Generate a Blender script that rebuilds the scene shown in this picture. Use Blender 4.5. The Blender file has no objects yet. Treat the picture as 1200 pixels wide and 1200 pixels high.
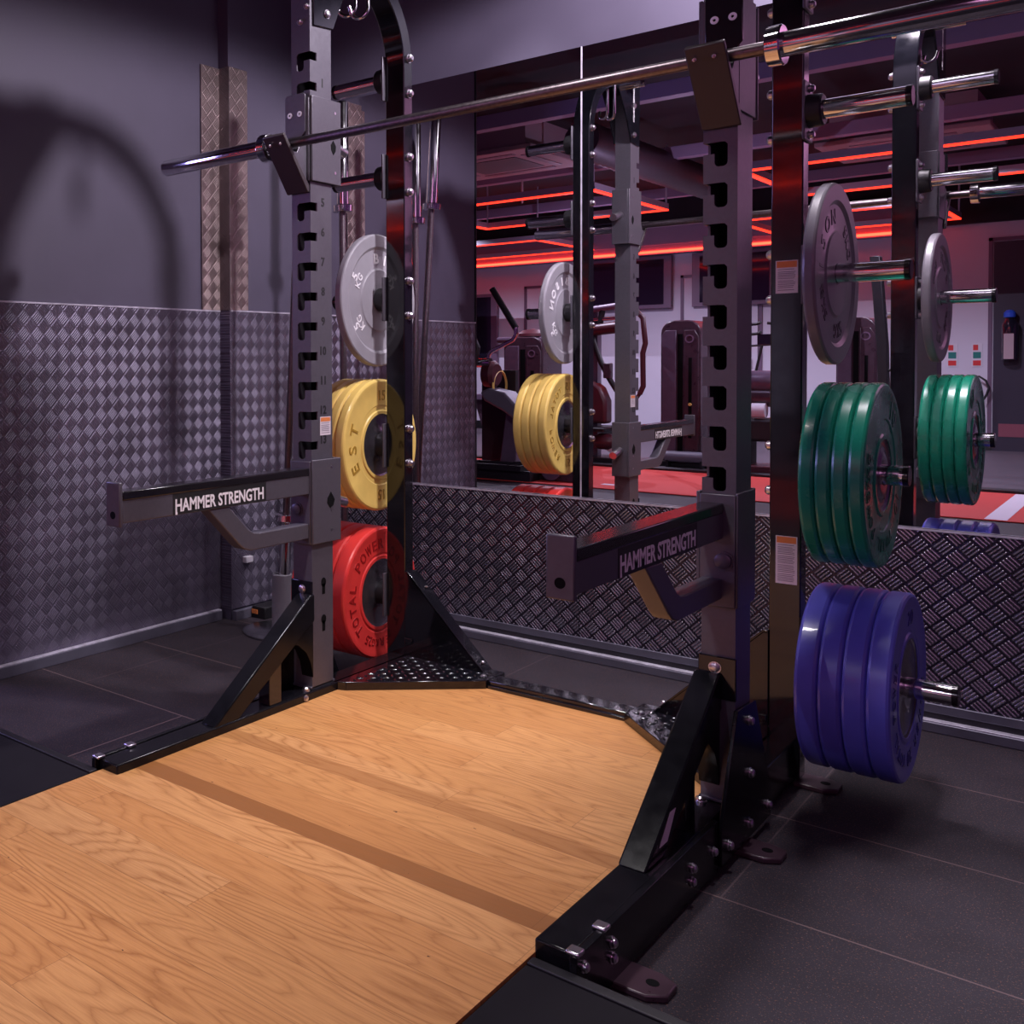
import bpy, bmesh, math, random
from mathutils import Vector, Matrix
random.seed(7)
S = bpy.context.scene
COL = S.collection
PI = math.pi
LOC = {}

# ------------------------------------------------------------------ helpers
class MB:
    def __init__(self): self.bm = bmesh.new()
    def face(self, vs, fs):
        bv = [self.bm.verts.new(v) for v in vs]
        for f in fs:
            try: self.bm.faces.new([bv[i] for i in f])
            except ValueError: pass
        return self
    def box(self, x0, x1, y0, y1, z0, z1):
        x0, x1 = min(x0, x1), max(x0, x1); y0, y1 = min(y0, y1), max(y0, y1); z0, z1 = min(z0, z1), max(z0, z1)
        v = [(x0,y0,z0),(x1,y0,z0),(x1,y1,z0),(x0,y1,z0),(x0,y0,z1),(x1,y0,z1),(x1,y1,z1),(x0,y1,z1)]
        return self.face(v, [(3,2,1,0),(4,5,6,7),(0,1,5,4),(1,2,6,5),(2,3,7,6),(3,0,4,7)])
    def prism(self, pts, axis, a0, a1):
        # pts: outline in the plane normal to axis: x->(y,z)  y->(x,z)  z->(x,y)
        a0, a1 = min(a0, a1), max(a0, a1)
        ar = sum(pts[i][0]*pts[(i+1) % len(pts)][1]-pts[(i+1) % len(pts)][0]*pts[i][1] for i in range(len(pts)))
        if ar < 0: pts = pts[::-1]
        def P(q, a):
            return {'x': (a, q[0], q[1]), 'y': (q[0], a, q[1]), 'z': (q[0], q[1], a)}[axis]
        n = len(pts)
        v = [P(q, a0) for q in pts] + [P(q, a1) for q in pts]
        f = [tuple(range(n-1, -1, -1)), tuple(range(n, 2*n))] + [(i, (i+1) % n, n+(i+1) % n, n+i) for i in range(n)]
        if axis == 'y': f = [t[::-1] for t in f]
        return self.face(v, f)
    def tube(self, path, r, seg=16, caps=True, closed=False):
        path = [Vector(p) for p in path]; n = len(path)
        rs = r if isinstance(r, (list, tuple)) else [r]*n
        rings = []
        t0 = None; nrm = None
        for i, p in enumerate(path):
            if closed: t = (path[(i+1) % n]-path[i-1]).normalized()
            elif i == 0: t = (path[1]-p).normalized()
            elif i == n-1: t = (p-path[i-1]).normalized()
            else: t = ((path[i+1]-p).normalized()+(p-path[i-1]).normalized()).normalized()
            if nrm is None:
                nrm = t.orthogonal().normalized()
            else:
                nrm = (nrm - t*nrm.dot(t)).normalized()
            b = t.cross(nrm)
            rings.append([self.bm.verts.new(p+rs[i]*(math.cos(2*PI*k/seg)*nrm+math.sin(2*PI*k/seg)*b)) for k in range(seg)])
        m = n if closed else n-1
        for i in range(m):
            a, c = rings[i], rings[(i+1) % n]
            for k in range(seg):
                self.bm.faces.new((a[k], a[(k+1) % seg], c[(k+1) % seg], c[k]))
        if caps and not closed:
            self.bm.faces.new(rings[0][::-1]); self.bm.faces.new(rings[-1])
        return self
    def cyl(self, p0, p1, r, seg=24): return self.tube([p0, p1], r, seg)
    def lathe(self, prof, c=(0,0,0), axis='x', seg=64):
        # prof: (along axis, radius)
        rings = []
        for a, r in prof:
            if r < 1e-6:
                p = {'x': (c[0]+a, c[1], c[2]), 'y': (c[0], c[1]+a, c[2]), 'z': (c[0], c[1], c[2]+a)}[axis]
                rings.append([self.bm.verts.new(p)])
            else:
                ring = []
                for k in range(seg):
                    t = 2*PI*k/seg; u, w = r*math.cos(t), r*math.sin(t)
                    ring.append(self.bm.verts.new({'x': (c[0]+a, c[1]+u, c[2]+w), 'y': (c[0]+w, c[1]+a, c[2]+u), 'z': (c[0]+u, c[1]+w, c[2]+a)}[axis]))
                rings.append(ring)
        for A, B in zip(rings, rings[1:]):
            for k in range(seg):
                k2 = (k+1) % seg
                q = []
                for v in ((A[k] if len(A) > 1 else A[0]), (A[k2] if len(A) > 1 else A[0]), (B[k2] if len(B) > 1 else B[0]), (B[k] if len(B) > 1 else B[0])):
                    if v not in q: q.append(v)
                if len(q) > 2: self.bm.faces.new(q)
        return self
    def mesh(self, vs, fs, M):
        return self.face([M @ Vector(v) for v in vs], fs)
    def build(self, name, mat, parent=None, bevel=0, smooth=35, solid=0, recalc=True):
        bm = self.bm
        if recalc: bmesh.ops.recalc_face_normals(bm, faces=bm.faces[:])
        org = LOC.get(parent.name, Vector()) if parent else Vector()
        if org.length: bmesh.ops.translate(bm, verts=bm.verts[:], vec=-org)
        ang = math.radians(smooth)
        for f in bm.faces: f.smooth = True
        for e in bm.edges:
            if len(e.link_faces) != 2 or e.calc_face_angle(0) > ang: e.smooth = False
        me = bpy.data.meshes.new(name); bm.to_mesh(me); bm.free()
        me.materials.append(mat)
        o = bpy.data.objects.new(name, me); COL.objects.link(o)
        if parent: o.parent = parent
        LOC[o.name] = org.copy()
        if bevel:
            b = o.modifiers.new('bevel', 'BEVEL'); b.width = bevel; b.segments = 2; b.limit_method = 'ANGLE'; b.angle_limit = math.radians(40)
        return o

def tag(o, label=None, cat=None, group=None, kind=None):
    if label: o['label'] = label
    if cat: o['category'] = cat
    if group: o['group'] = group
    if kind: o['kind'] = kind
    return o
def thing(name, loc, label, cat, group=None):
    o = bpy.data.objects.new(name, None); COL.objects.link(o); o.location = loc; o.empty_display_size = .05
    LOC[o.name] = Vector(loc)
    return tag(o, label, cat, group)
def struct(o, label=None): return tag(o, label, kind='structure')
def copy_thing(root, loc, label):
    r = root.copy(); COL.objects.link(r); r.location = loc; r['label'] = label; LOC[r.name] = Vector(loc)
    def rec(src, dst):
        for ch in list(src.children):
            c = ch.copy(); COL.objects.link(c); c.parent = dst; rec(ch, c)
    rec(root, r)
    return r
_TXT = {}
def text_geo(s, offset=0.0, extrude=0.0):
    key = (s, offset, extrude)
    if key in _TXT: return _TXT[key]
    cu = bpy.data.curves.new('glyph', 'FONT'); cu.body = s; cu.size = 1.0; cu.offset = offset; cu.extrude = extrude
    cu.resolution_u = 3; cu.align_x = 'LEFT'
    ob = bpy.data.objects.new('glyph', cu); COL.objects.link(ob)
    dg = bpy.context.evaluated_depsgraph_get(); dg.update()
    me = bpy.data.meshes.new_from_object(ob.evaluated_get(dg))
    vs = [v.co.copy() for v in me.vertices]; fs = [tuple(p.vertices) for p in me.polygons]
    bpy.data.objects.remove(ob); bpy.data.curves.remove(cu); bpy.data.meshes.remove(me)
    _TXT[key] = (vs, fs)
    return vs, fs
def bounds(vs):
    return min(v.x for v in vs), max(v.x for v in vs), min(v.y for v in vs), max(v.y for v in vs)
def text_on(mb, s, origin, ex, ey, width, height, offset=.0, depth=.0012):
    # lettering that fills width x height, from origin along ex, upright along ey, with real relief
    vs, fs = text_geo(s, offset, .5)
    x0, x1, y0, y1 = bounds(vs)
    ex, ey = Vector(ex).normalized(), Vector(ey).normalized(); n = ex.cross(ey)
    sx, sy = width/(x1-x0), height/(y1-y0)
    o = Vector(origin)
    out = [o+ex*((v.x-x0)*sx)+ey*((v.y-y0)*sy)+n*((v.z+.5)*depth) for v in vs]
    mb.face(out, fs)
def arc_text(mb, s, x, R, th0, th1, h, offset=.0, depth=.0015, cw=True):
    # letters round a plate centre (0,0,0) on a face that looks along +x; angles in degrees from +y towards +z
    n = len(s)
    for i, ch in enumerate(s):
        if ch == ' ': continue
        th = math.radians(th0+(th1-th0)*(i+.5)/n)
        rad = Vector((0, math.cos(th), math.sin(th)))
        tan = Vector((0, math.sin(th), -math.cos(th)))
        if not cw: rad, tan = rad, -tan
        up = rad if cw else -rad
        vs, fs = text_geo(ch, offset, .5)
        x0, x1, y0, y1 = bounds(vs)
        k = h/.69
        adv = abs(math.radians(th1-th0))*R/n*.8
        kx = min(k*1.15, adv/(x1-x0)) if ch not in 'I1' else k
        c = rad*R
        out = [Vector((x, 0, 0))+c+tan*((v.x-(x0+x1)/2)*kx)+up*((v.y-.345)*k)+Vector((1, 0, 0))*((v.z+.5)*depth) for v in vs]
        mb.face(out, fs)

# ------------------------------------------------------------------ materials
class NB:
    def __init__(self, name):
        self.m = bpy.data.materials.new(name); self.m.use_nodes = True
        self.t = self.m.node_tree; self.n = self.t.nodes; self.l = self.t.links
        self.b = self.n['Principled BSDF']
    def node(self, typ, **k):
        nd = self.n.new(typ)
        for a, v in k.items(): setattr(nd, a, v)
        return nd
    def put(self, sock, v):
        if isinstance(v, bpy.types.NodeSocket): self.l.new(v, sock)
        else: sock.default_value = v
    def math(self, op, a, b=None, c=None):
        nd = self.node('ShaderNodeMath', operation=op)
        self.put(nd.inputs[0], a)
        if b is not None: self.put(nd.inputs[1], b)
        if c is not None: self.put(nd.inputs[2], c)
        return nd.outputs[0]
    def coords(self):
        tc = self.node('ShaderNodeTexCoord'); sp = self.node('ShaderNodeSeparateXYZ')
        self.l.new(tc.outputs['Object'], sp.inputs[0])
        return tc.outputs['Object'], sp.outputs[0], sp.outputs[1], sp.outputs[2]
    def noise(self, vec, scale, detail=3, rough=.5, stretch=None):
        if stretch:
            mp = self.node('ShaderNodeMapping'); mp.inputs['Scale'].default_value = stretch
            self.l.new(vec, mp.inputs[0]); vec = mp.outputs[0]
        nd = self.node('ShaderNodeTexNoise'); nd.inputs['Scale'].default_value = scale; nd.inputs['Detail'].default_value = detail
        nd.inputs['Roughness'].default_value = rough
        self.l.new(vec, nd.inputs['Vector'])
        return nd.outputs['Fac']
    def ramp(self, fac, stops, interp='LINEAR'):
        nd = self.node('ShaderNodeValToRGB'); cr = nd.color_ramp; cr.interpolation = interp
        while len(cr.elements) > 1: cr.elements.remove(cr.elements[-1])
        for i, (p, c) in enumerate(stops):
            e = cr.elements[0] if i == 0 else cr.elements.new(p)
            e.position = p; e.color = (*c, 1) if len(c) == 3 else c
        self.put(nd.inputs[0], fac)
        return nd.outputs[0]
    def mix(self, fac, a, b, mode='MIX'):
        nd = self.node('ShaderNodeMix', data_type='RGBA', blend_type=mode)
        self.put(nd.inputs[0], fac)
        self.put(nd.inputs[6], a if isinstance(a, bpy.types.NodeSocket) else (*a, 1))
        self.put(nd.inputs[7], b if isinstance(b, bpy.types.NodeSocket) else (*b, 1))
        return nd.outputs[2]
    def bump(self, h, dist=.001, strength=1.0):
        nd = self.node('ShaderNodeBump'); nd.inputs['Strength'].default_value = strength; nd.inputs['Distance'].default_value = dist
        self.l.new(h, nd.inputs['Height']); self.l.new(nd.outputs[0], self.b.inputs['Normal'])
    def set(self, **k):
        for a, v in k.items():
            s = self.b.inputs[a.replace('_', ' ')]
            if isinstance(v, bpy.types.NodeSocket): self.l.new(v, s)
            elif isinstance(v, tuple) and len(v) == 3: s.default_value = (*v, 1)
            else: s.default_value = v
        return self.m

def simple(name, col, rough=.5, metal=0., coat=0., spec=.5, nscale=0, namp=.15, bump=0):
    B = NB(name)
    B.set(Roughness=rough, Metallic=metal, Specular_IOR_Level=spec, Coat_Weight=coat, Coat_Roughness=.04)
    if nscale:
        v, x, y, z = B.coords()
        f = B.noise(v, nscale, 4)
        lo = tuple(c*(1-namp) for c in col); hi = tuple(min(1, c*(1+namp)) for c in col)
        B.set(Base_Color=B.ramp(f, [(.3, lo), (.7, hi)]))
        B.set(Roughness=B.math('ADD', B.math('MULTIPLY', f, .16), rough-.08))
        if bump: B.bump(B.noise(v, nscale*6, 3), bump)
    else: B.set(Base_Color=col)
    return B.m
def glow(name, col, power):
    B = NB(name); B.set(Base_Color=(.02, .02, .02), Emission_Color=col, Emission_Strength=power)
    return B.m
def chequer(name, plane, base, rough, metal, pitch=.06, bars=5, amp=.0016, var=.25, ground=None, sharp=.8):
    # five-bar tread plate: squares on the diagonal, bars alternately one way and the other
    B = NB(name); v, x, y, z = B.coords()
    a = {'x': y, 'y': x, 'z': x}[plane]; b = {'x': z, 'y': z, 'z': y}[plane]
    k = 1/pitch
    p = B.math('MULTIPLY', B.math('ADD', a, b), k); q = B.math('MULTIPLY', B.math('SUBTRACT', a, b), k)
    fp, fq = B.math('FRACT', p), B.math('FRACT', q)
    par = B.math('MODULO', B.math('ABSOLUTE', B.math('ADD', B.math('FLOOR', p), B.math('FLOOR', q))), 2.0)
    inv = B.math('SUBTRACT', 1.0, par)
    across = B.math('ADD', B.math('MULTIPLY', fp, par), B.math('MULTIPLY', fq, inv))
    along = B.math('ADD', B.math('MULTIPLY', fq, par), B.math('MULTIPLY', fp, inv))
    s = B.math('ABSOLUTE', B.math('SINE', B.math('MULTIPLY', B.math('MULTIPLY_ADD', across, 1.12, -.06), PI*bars)))
    s = B.math('POWER', s, sharp)
    ins = B.math('MULTIPLY', B.math('LESS_THAN', B.math('ABSOLUTE', B.math('SUBTRACT', across, .5)), .45),
                 B.math('SMOOTH_MIN', 1.0, B.math('MAXIMUM', 0.0, B.math('MULTIPLY', B.math('SUBTRACT', .47, B.math('ABSOLUTE', B.math('SUBTRACT', along, .5))), 12.0)), .1))
    h = B.math('MULTIPLY', s, ins)
    f = B.noise(v, 6, 4); f2 = B.noise(v, 60, 2)
    lo = tuple(c*(1-var) for c in base); hi = tuple(c*(1+var) for c in base)
    col = B.ramp(f, [(.3, lo), (.7, hi)])
    if ground: col = B.mix(B.math('MULTIPLY', ins, B.math('POWER', s, 2.0)), ground, col)
    B.set(Base_Color=col, Metallic=metal,
          Roughness=B.math('ADD', B.math('MULTIPLY', f2, .2), rough-.1))
    B.bump(h, amp, 1.0)
    return B.m

M = {}
M['paint_dark'] = simple('wall_paint_charcoal', (.080, .068, .112), .62, nscale=3, namp=.08, bump=.0003)
M['paint_black'] = simple('wall_paint_black', (.02, .018, .026), .55, nscale=3, namp=.1)
M['paint_white'] = simple('wall_paint_white', (.62, .59, .68), .6, nscale=2, namp=.04)
M['paint_mauve'] = simple('painted_bulkhead', (.30, .22, .32), .6, nscale=2, namp=.06)
M['ceiling'] = simple('ceiling_black', (.016, .011, .018), .8, nscale=5, namp=.3)
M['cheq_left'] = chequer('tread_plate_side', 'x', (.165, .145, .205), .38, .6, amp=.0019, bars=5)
M['cheq_back'] = chequer('tread_plate_back', 'y', (.50, .47, .53), .27, .88, amp=.0026, ground=(.062, .052, .080), sharp=1.5, bars=4)
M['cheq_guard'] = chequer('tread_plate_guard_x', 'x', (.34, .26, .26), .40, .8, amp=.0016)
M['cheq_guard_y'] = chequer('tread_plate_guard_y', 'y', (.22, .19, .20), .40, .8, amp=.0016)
M['cheq_black'] = chequer('tread_plate_black', 'z', (.012, .011, .015), .22, 0, pitch=.036, bars=2, amp=.002)
M['skirt'] = simple('skirting_steel', (.13, .125, .17), .42, .3, nscale=8, namp=.15)
M['ledge'] = simple('lit_ledge_pale_edge', (.55, .52, .62), .45, .3, nscale=30, namp=.25)  # pale edges and joint; on plinth tops it paints the light falling there
M['grey_frame'] = simple('rack_powder_grey', (.108, .100, .124), .40, .35, nscale=90, namp=.06)
M['gloss_black'] = simple('rack_gloss_black', (.006, .006, .009), .10, 0, .35, nscale=25, namp=.2)
M['satin_black'] = simple('rack_satin_black', (.006, .006, .008), .20, 0, 0, .22, nscale=25, namp=.2)
M['slot_dark'] = simple('opening_shade', (.004, .004, .005), .8, 0, 0, .1)  # near-black that paints the shade inside slots, holes and recesses
M['black_plastic'] = simple('black_plastic', (.012, .011, .014), .14)
M['black_rubber'] = simple('black_rubber', (.008, .0065, .0095), .8, 0, 0, .2, nscale=60, namp=.2)
M['matt_black'] = simple('matt_black', (.01, .009, .012), .5, nscale=40, namp=.2)
M['white_plastic'] = simple('white_plastic', (.66, .63, .70), .4)
M['chrome'] = simple('chrome', (.78, .77, .80), .10, 1.0, nscale=30, namp=.05)
M['steel'] = simple('zinc_bolt', (.66, .63, .68), .28, 1.0)
M['shaft'] = simple('bar_shaft_steel', (.20, .165, .185), .36, 1.0, nscale=120, namp=.15)
M['hub_steel'] = simple('hub_steel', (.27, .255, .30), .24, .9, nscale=20, namp=.25)
M['liner_tan'] = simple('liner_plate', (.045, .035, .04), .42)
M['letter_white'] = simple('lettering_white', (.86, .84, .88), .5)
M['letter_black'] = simple('lettering_black', (.012, .012, .014), .5)
M['sticker_white'] = simple('sticker_white', (.72, .66, .72), .5)
M['sticker_orange'] = simple('sticker_orange', (.72, .22, .06), .5)
M['sticker_ink'] = simple('sticker_ink', (.20, .17, .22), .5)
def plate_mat(name, col, rough=.34):
    return simple(name, col, rough, 0, .15, nscale=14, namp=.07)
M['yellow'] = plate_mat('rubber_yellow', (.84, .60, .16))
M['red'] = plate_mat('rubber_red', (.80, .05, .045))
M['green'] = plate_mat('rubber_green', (.009, .255, .15), .28)
M['blue'] = plate_mat('rubber_blue', (.105, .11, .56), .33)
M['grey_plate'] = plate_mat('rubber_grey', (.31, .295, .335), .42); M['grey_dark'] = plate_mat('rubber_grey_dark', (.185, .175, .20), .36)
M['yellow_l'] = plate_mat('relief_shade_yellow', (.42, .25, .035)); M['red_l'] = plate_mat('relief_shade_red', (.34, .012, .014))  # darker tones paint the shading of same-coloured raised letters
M['green_l'] = plate_mat('relief_shade_green', (.004, .13, .07)); M['blue_l'] = plate_mat('relief_shade_blue', (.03, .036, .24))  # shading of the relief put into the letter colour here too
M['grey_l'] = plate_mat('relief_grey', (.085, .08, .092))
M['turf'] = simple('turf_red', (.62, .045, .035), .8, nscale=200, namp=.25, bump=.001)
M['turf_line'] = simple('turf_line', (.72, .66, .74), .8)
M['gym_floor'] = simple('gym_floor', (.10, .085, .105), .5, nscale=60, namp=.2)
M['machine'] = simple('machine_shell', (.055, .03, .042), .30, nscale=20, namp=.15)
M['machine_side'] = simple('machine_side', (.105, .072, .112), .32, nscale=20, namp=.1)
M['upholstery'] = simple('upholstery_maroon', (.075, .014, .022), .38)
M['pad_grey'] = simple('upholstery_grey', (.14, .13, .17), .45)
M['screen'] = simple('screen_glass', (.012, .010, .02), .06, 0, 1.0)
M['bezel'] = simple('screen_frame', (.16, .10, .16), .4)
M['alu'] = simple('light_profile', (.55, .52, .62), .4, .4)
M['ac'] = simple('cassette_plastic', (.42, .30, .33), .55)
M['duct'] = simple('duct_foil', (.11, .085, .10), .5, .5)
M['beam'] = simple('beam_paint', (.36, .28, .43), .55)
M['sign_red'] = simple('sign_red', (.62, .03, .035), .5); M['sign_green'] = simple('sign_green', (.01, .18, .16), .5)
M['ext_red'] = simple('extinguisher_red', (.55, .02, .02), .25)
M['cap_blue'] = simple('cap_blue', (.03, .10, .62), .35)
M['door_dark'] = simple('door_paint', (.03, .022, .042), .4)
M['kick'] = simple('kick_plate', (.22, .055, .085), .45)
M['led'] = glow('led_red', (1.0, .028, .011), 3.6)
M['led_wall'] = glow('led_red_wall', (1.0, .030, .013), 13.0)
B = NB('mirror_glass'); B.set(Base_Color=(.86, .84, .87), Metallic=1.0, Roughness=0.0); M['mirror'] = B.m

def floor_mat():
    B = NB('rubber_tiles'); v, x, y, z = B.coords()
    def seam(c, off, step, w):
        f = B.math('FRACT', B.math('DIVIDE', B.math('SUBTRACT', c, off), step))
        d = B.math('MULTIPLY', B.math('MINIMUM', f, B.math('SUBTRACT', 1.0, f)), step)
        return B.math('LESS_THAN', d, w)
    sx = B.math('MULTIPLY', seam(x, -.665, 1.0, .0018), B.math('GREATER_THAN', y, 2.24))
    s = seam(y, 2.24, .5, .0022)
    extra = B.math('MULTIPLY', B.math('LESS_THAN', B.math('ABSOLUTE', B.math('SUBTRACT', x, -2.19)), .0022),
                   B.math('MULTIPLY', B.math('LESS_THAN', y, 2.24), B.math('GREATER_THAN', y, 1.6)))
    s = B.math('MAXIMUM', s, extra)
    base = B.ramp(B.noise(v, 7, 4), [(.3, (.019, .0150, .0225)), (.7, (.029, .0235, .034))])
    fl = B.noise(v, 260, 2, .6)
    c = B.mix(B.math('GREATER_THAN', fl, .635), base, (.17, .075, .05))
    fl2 = B.noise(v, 330, 2, .6)
    c = B.mix(B.math('GREATER_THAN', fl2, .67), c, (.13, .12, .14))
    c = B.mix(s, c, (.17, .115, .115))
    c = B.mix(B.math('MULTIPLY', sx, .7), c, (.10, .07, .075))
    s = B.math('MAXIMUM', s, sx)
    B.set(Base_Color=c, Roughness=.66, Specular_IOR_Level=.28)
    B.bump(B.math('SUBTRACT', B.noise(v, 260, 2), B.math('MULTIPLY', s, 2.0)), .0012, .7)
    return B.m
def wood_mat():
    B = NB('oak_boards'); v, x, y, z = B.coords()
    W = .125
    yy = B.math('SUBTRACT', y, 1.7085-2.2)
    def rnd(*a):
        wn = B.node('ShaderNodeTexWhiteNoise', noise_dimensions='2D'); cb = B.node('ShaderNodeCombineXYZ')
        for i, q in enumerate(a): B.put(cb.inputs[i], q)
        B.l.new(cb.outputs[0], wn.inputs['Vector']); return wn.outputs['Value']
    # boards behind the dark strip start after it, so every board keeps its own width
    back = B.math('GREATER_THAN', yy, .0625)
    yr = B.math('SUBTRACT', yy, B.math('MULTIPLY', back, .0625))
    fr0 = B.math('DIVIDE', yr, W)
    row = B.math('FLOOR', fr0); fr = B.math('FRACT', fr0)
    r1 = rnd(row, 3.0)
    sx = B.math('ADD', B.math('DIVIDE', x, 1.15), B.math('MULTIPLY', r1, 3.7))
    seg = B.math('FLOOR', sx); fx = B.math('FRACT', sx)
    tone = rnd(row, seg)
    base = B.ramp(tone, [(0, (.52, .235, .075)), (.35, (.60, .285, .095)), (.7, (.64, .315, .108)), (1, (.67, .345, .128))])
    strip = B.math('MULTIPLY', B.math('GREATER_THAN', yy, 0.0), B.math('LESS_THAN', yy, .0625))
    base = B.mix(B.math('MULTIPLY', strip, .97), base, (.285, .115, .034))
    mid = B.math('MULTIPLY', B.math('GREATER_THAN', yy, .3125), B.math('LESS_THAN', yy, .375))
    base = B.mix(B.math('MULTIPLY', mid, .6), base, (.34, .14, .042))
    off = B.node('ShaderNodeCombineXYZ'); B.l.new(B.math('MULTIPLY', tone, 37.0), off.inputs[0]); B.l.new(B.math('MULTIPLY', r1, 11.0), off.inputs[1])
    ad = B.node('ShaderNodeVectorMath', operation='ADD'); B.l.new(v, ad.inputs[0]); B.l.new(off.outputs[0], ad.inputs[1])
    g1 = B.noise(ad.outputs[0], 1.0, 1.2, .45, (1.5, 9.0, 1))
    wob = B.noise(ad.outputs[0], 1.0, 2, .5, (9, 55, 1))
    ph = B.math('ADD', B.math('MULTIPLY', g1, 64.0), B.math('MULTIPLY', wob, 2.4))
    g = B.math('POWER', B.math('ABSOLUTE', B.math('SINE', ph)), .5)
    line = B.math('SUBTRACT', 1.0, g)
    amt = B.noise(ad.outputs[0], 1.0, 2, .5, (1.2, 4, 1))
    base = B.mix(B.math('MULTIPLY', line, B.math('MULTIPLY_ADD', amt, 1.5, -.10)), base, (.31, .115, .030))
    fine = B.noise(ad.outputs[0], 1.0, 3, .6, (14, 330, 1))
    base = B.mix(B.math('MULTIPLY', B.math('SUBTRACT', fine, .42), 1.5), base, (.40, .165, .05))
    pit = B.noise(ad.outputs[0], 1.0, 3, .65, (24, 42, 1))
    base = B.mix(B.math('GREATER_THAN', pit, .735), base, (.08, .035, .015))
    ed = B.math('LESS_THAN', B.math('MINIMUM', fr, B.math('SUBTRACT', 1.0, fr)), .0065)
    ed = B.math('MAXIMUM', ed, B.math('LESS_THAN', fx, .0012))
    base = B.mix(B.math('MULTIPLY', ed, .5), base, (.19, .07, .022))
    B.set(Base_Color=base, Roughness=B.math('ADD', B.math('MULTIPLY', fine, .25), .30), Specular_IOR_Level=.4)
    B.bump(B.math('SUBTRACT', B.math('MULTIPLY', g, .3), ed), .0006, .4)
    return B.m
M['floor'] = floor_mat(); M['wood'] = wood_mat()

# ------------------------------------------------------------------ room
YW = 3.7118            # mirror face
XL = -2.914            # side wall face
def mir(yv): return 2*YW-yv     # a distance read beyond the mirror, brought to the real side

fl = struct(MB().box(-14, 4, -9, 3.86, -.12, 0).build('floor', M['floor']))
gf = struct(MB().box(-14, 4, -8.4, -3.14, 0, .004).build('floor_gym', M['gym_floor'])); gf.name = 'floor_hall'
ce = struct(MB().box(-14, 4, -9, 3.86, 3.42, 3.55).build('ceiling', M['ceiling']))
wb = struct(MB().box(-3.06, 4, YW+.012, 3.86, 0, 3.42).build('wall_back', M['paint_dark']))
cp = MB().box(-2.856, -1.5775, 3.700, YW+.012, .075, .586).box(-1.5765, 1.6, 3.700, YW+.012, .075, .586).build('chequer_panel', M['cheq_back'], wb, bevel=.0012)
MB().box(-2.856, 1.6, 3.698, 3.701, .583, .589).build('panel_edge', M['ledge'], wb)
wl = struct(MB().box(-3.06, XL-.006, 2.0, 3.232, 0, 3.42).box(-3.06, -2.864, 3.232, 3.86, 0, 3.42).build('wall_left', M['paint_dark']))
MB().box(XL-.006, XL, 2.0, 3.232, .045, 1.312).box(-2.864, -2.858, 3.232, 3.712, .045, 1.312).box(XL, -2.858, 3.2285, 3.232, .045, 1.312).build('chequer_panel', M['cheq_left'], wl)
MB().box(XL-.008, XL+.003, 2.0, 3.228, 1.310, 1.316).box(-2.866, -2.855, 3.232, 3.70, 1.310, 1.316).build('panel_edge', M['ledge'], wl)
g1 = struct(MB().box(XL-.004, XL+.003, 3.117, 3.2285, 1.316, 2.338).box(-2.861, -2.855, 3.2285, 3.345, 1.316, 2.338).build('trim_1', M['cheq_guard'], bevel=.001))
MB().box(XL+.003, -2.855, 3.2265, 3.2295, 1.316, 2.338).build('corner_face', M['cheq_guard_y'], g1)
g2 = struct(MB().box(XL-.14, XL+.003, 1.992, 1.999, 0.0, 3.42).build('trim_2', M['paint_black']))
bb = struct(MB().box(-2.856, 1.6, 3.690, 3.70, .052, .078).build('baseboard_back', M['skirt'], bevel=.002))
MB().box(-2.856, 1.6, 3.664, 3.70, 0, .030).build('plinth', M['skirt'], bb, bevel=.003)
MB().box(-2.856, 1.6, 3.668, 3.699, .030, .034).build('plinth_lit_top', M['ledge'], bb, bevel=.001)  # pale strip paints the light on top of the plinth
MB().box(-2.856, 1.6, 3.694, 3.70, .034, .052).build('recess', M['paint_black'], bb)
bl = struct(MB().box(XL, XL+.024, 2.0, 3.205, 0, .040).build('baseboard_left', M['skirt'], bevel=.002))
MB().box(XL, XL+.022, 2.0, 3.205, .040, .0445).build('plinth_lit_top', M['ledge'], bl, bevel=.001)  # pale strip paints the highlight along the skirting top
MB().box(-2.858, -2.834, 3.232, 3.66, 0, .040).build('plinth', M['skirt'], bl, bevel=.002)

def mirror(name, x0, x1, label):
    t = thing(name, ((x0+x1)/2, YW, .589), label, 'mirror', 'wall mirrors')
    MB().face([(x0, YW, .589), (x1, YW, .589), (x1, YW, 2.2325), (x0, YW, 2.2325)], [(0, 1, 2, 3)]).build('mirror_glass', M['mirror'], t, recalc=False)
    MB().box(x0, x1, YW+.0005, YW+.0115, .589, 2.2325).build('backing_board', M['matt_black'], t)
    return t
mirror('wall_mirror', -2.856, -1.5775, 'tall wall mirror sheet between the side wall and the bright vertical joint')
mr = mirror('wall_mirror', -1.5745, 1.6, 'wide wall mirror sheet behind the green and blue plates')
j = struct(MB().box(-1.5777, -1.5743, YW-.003, YW+.001, .589, 2.2325).build('trim_3', M['ledge']))

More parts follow.
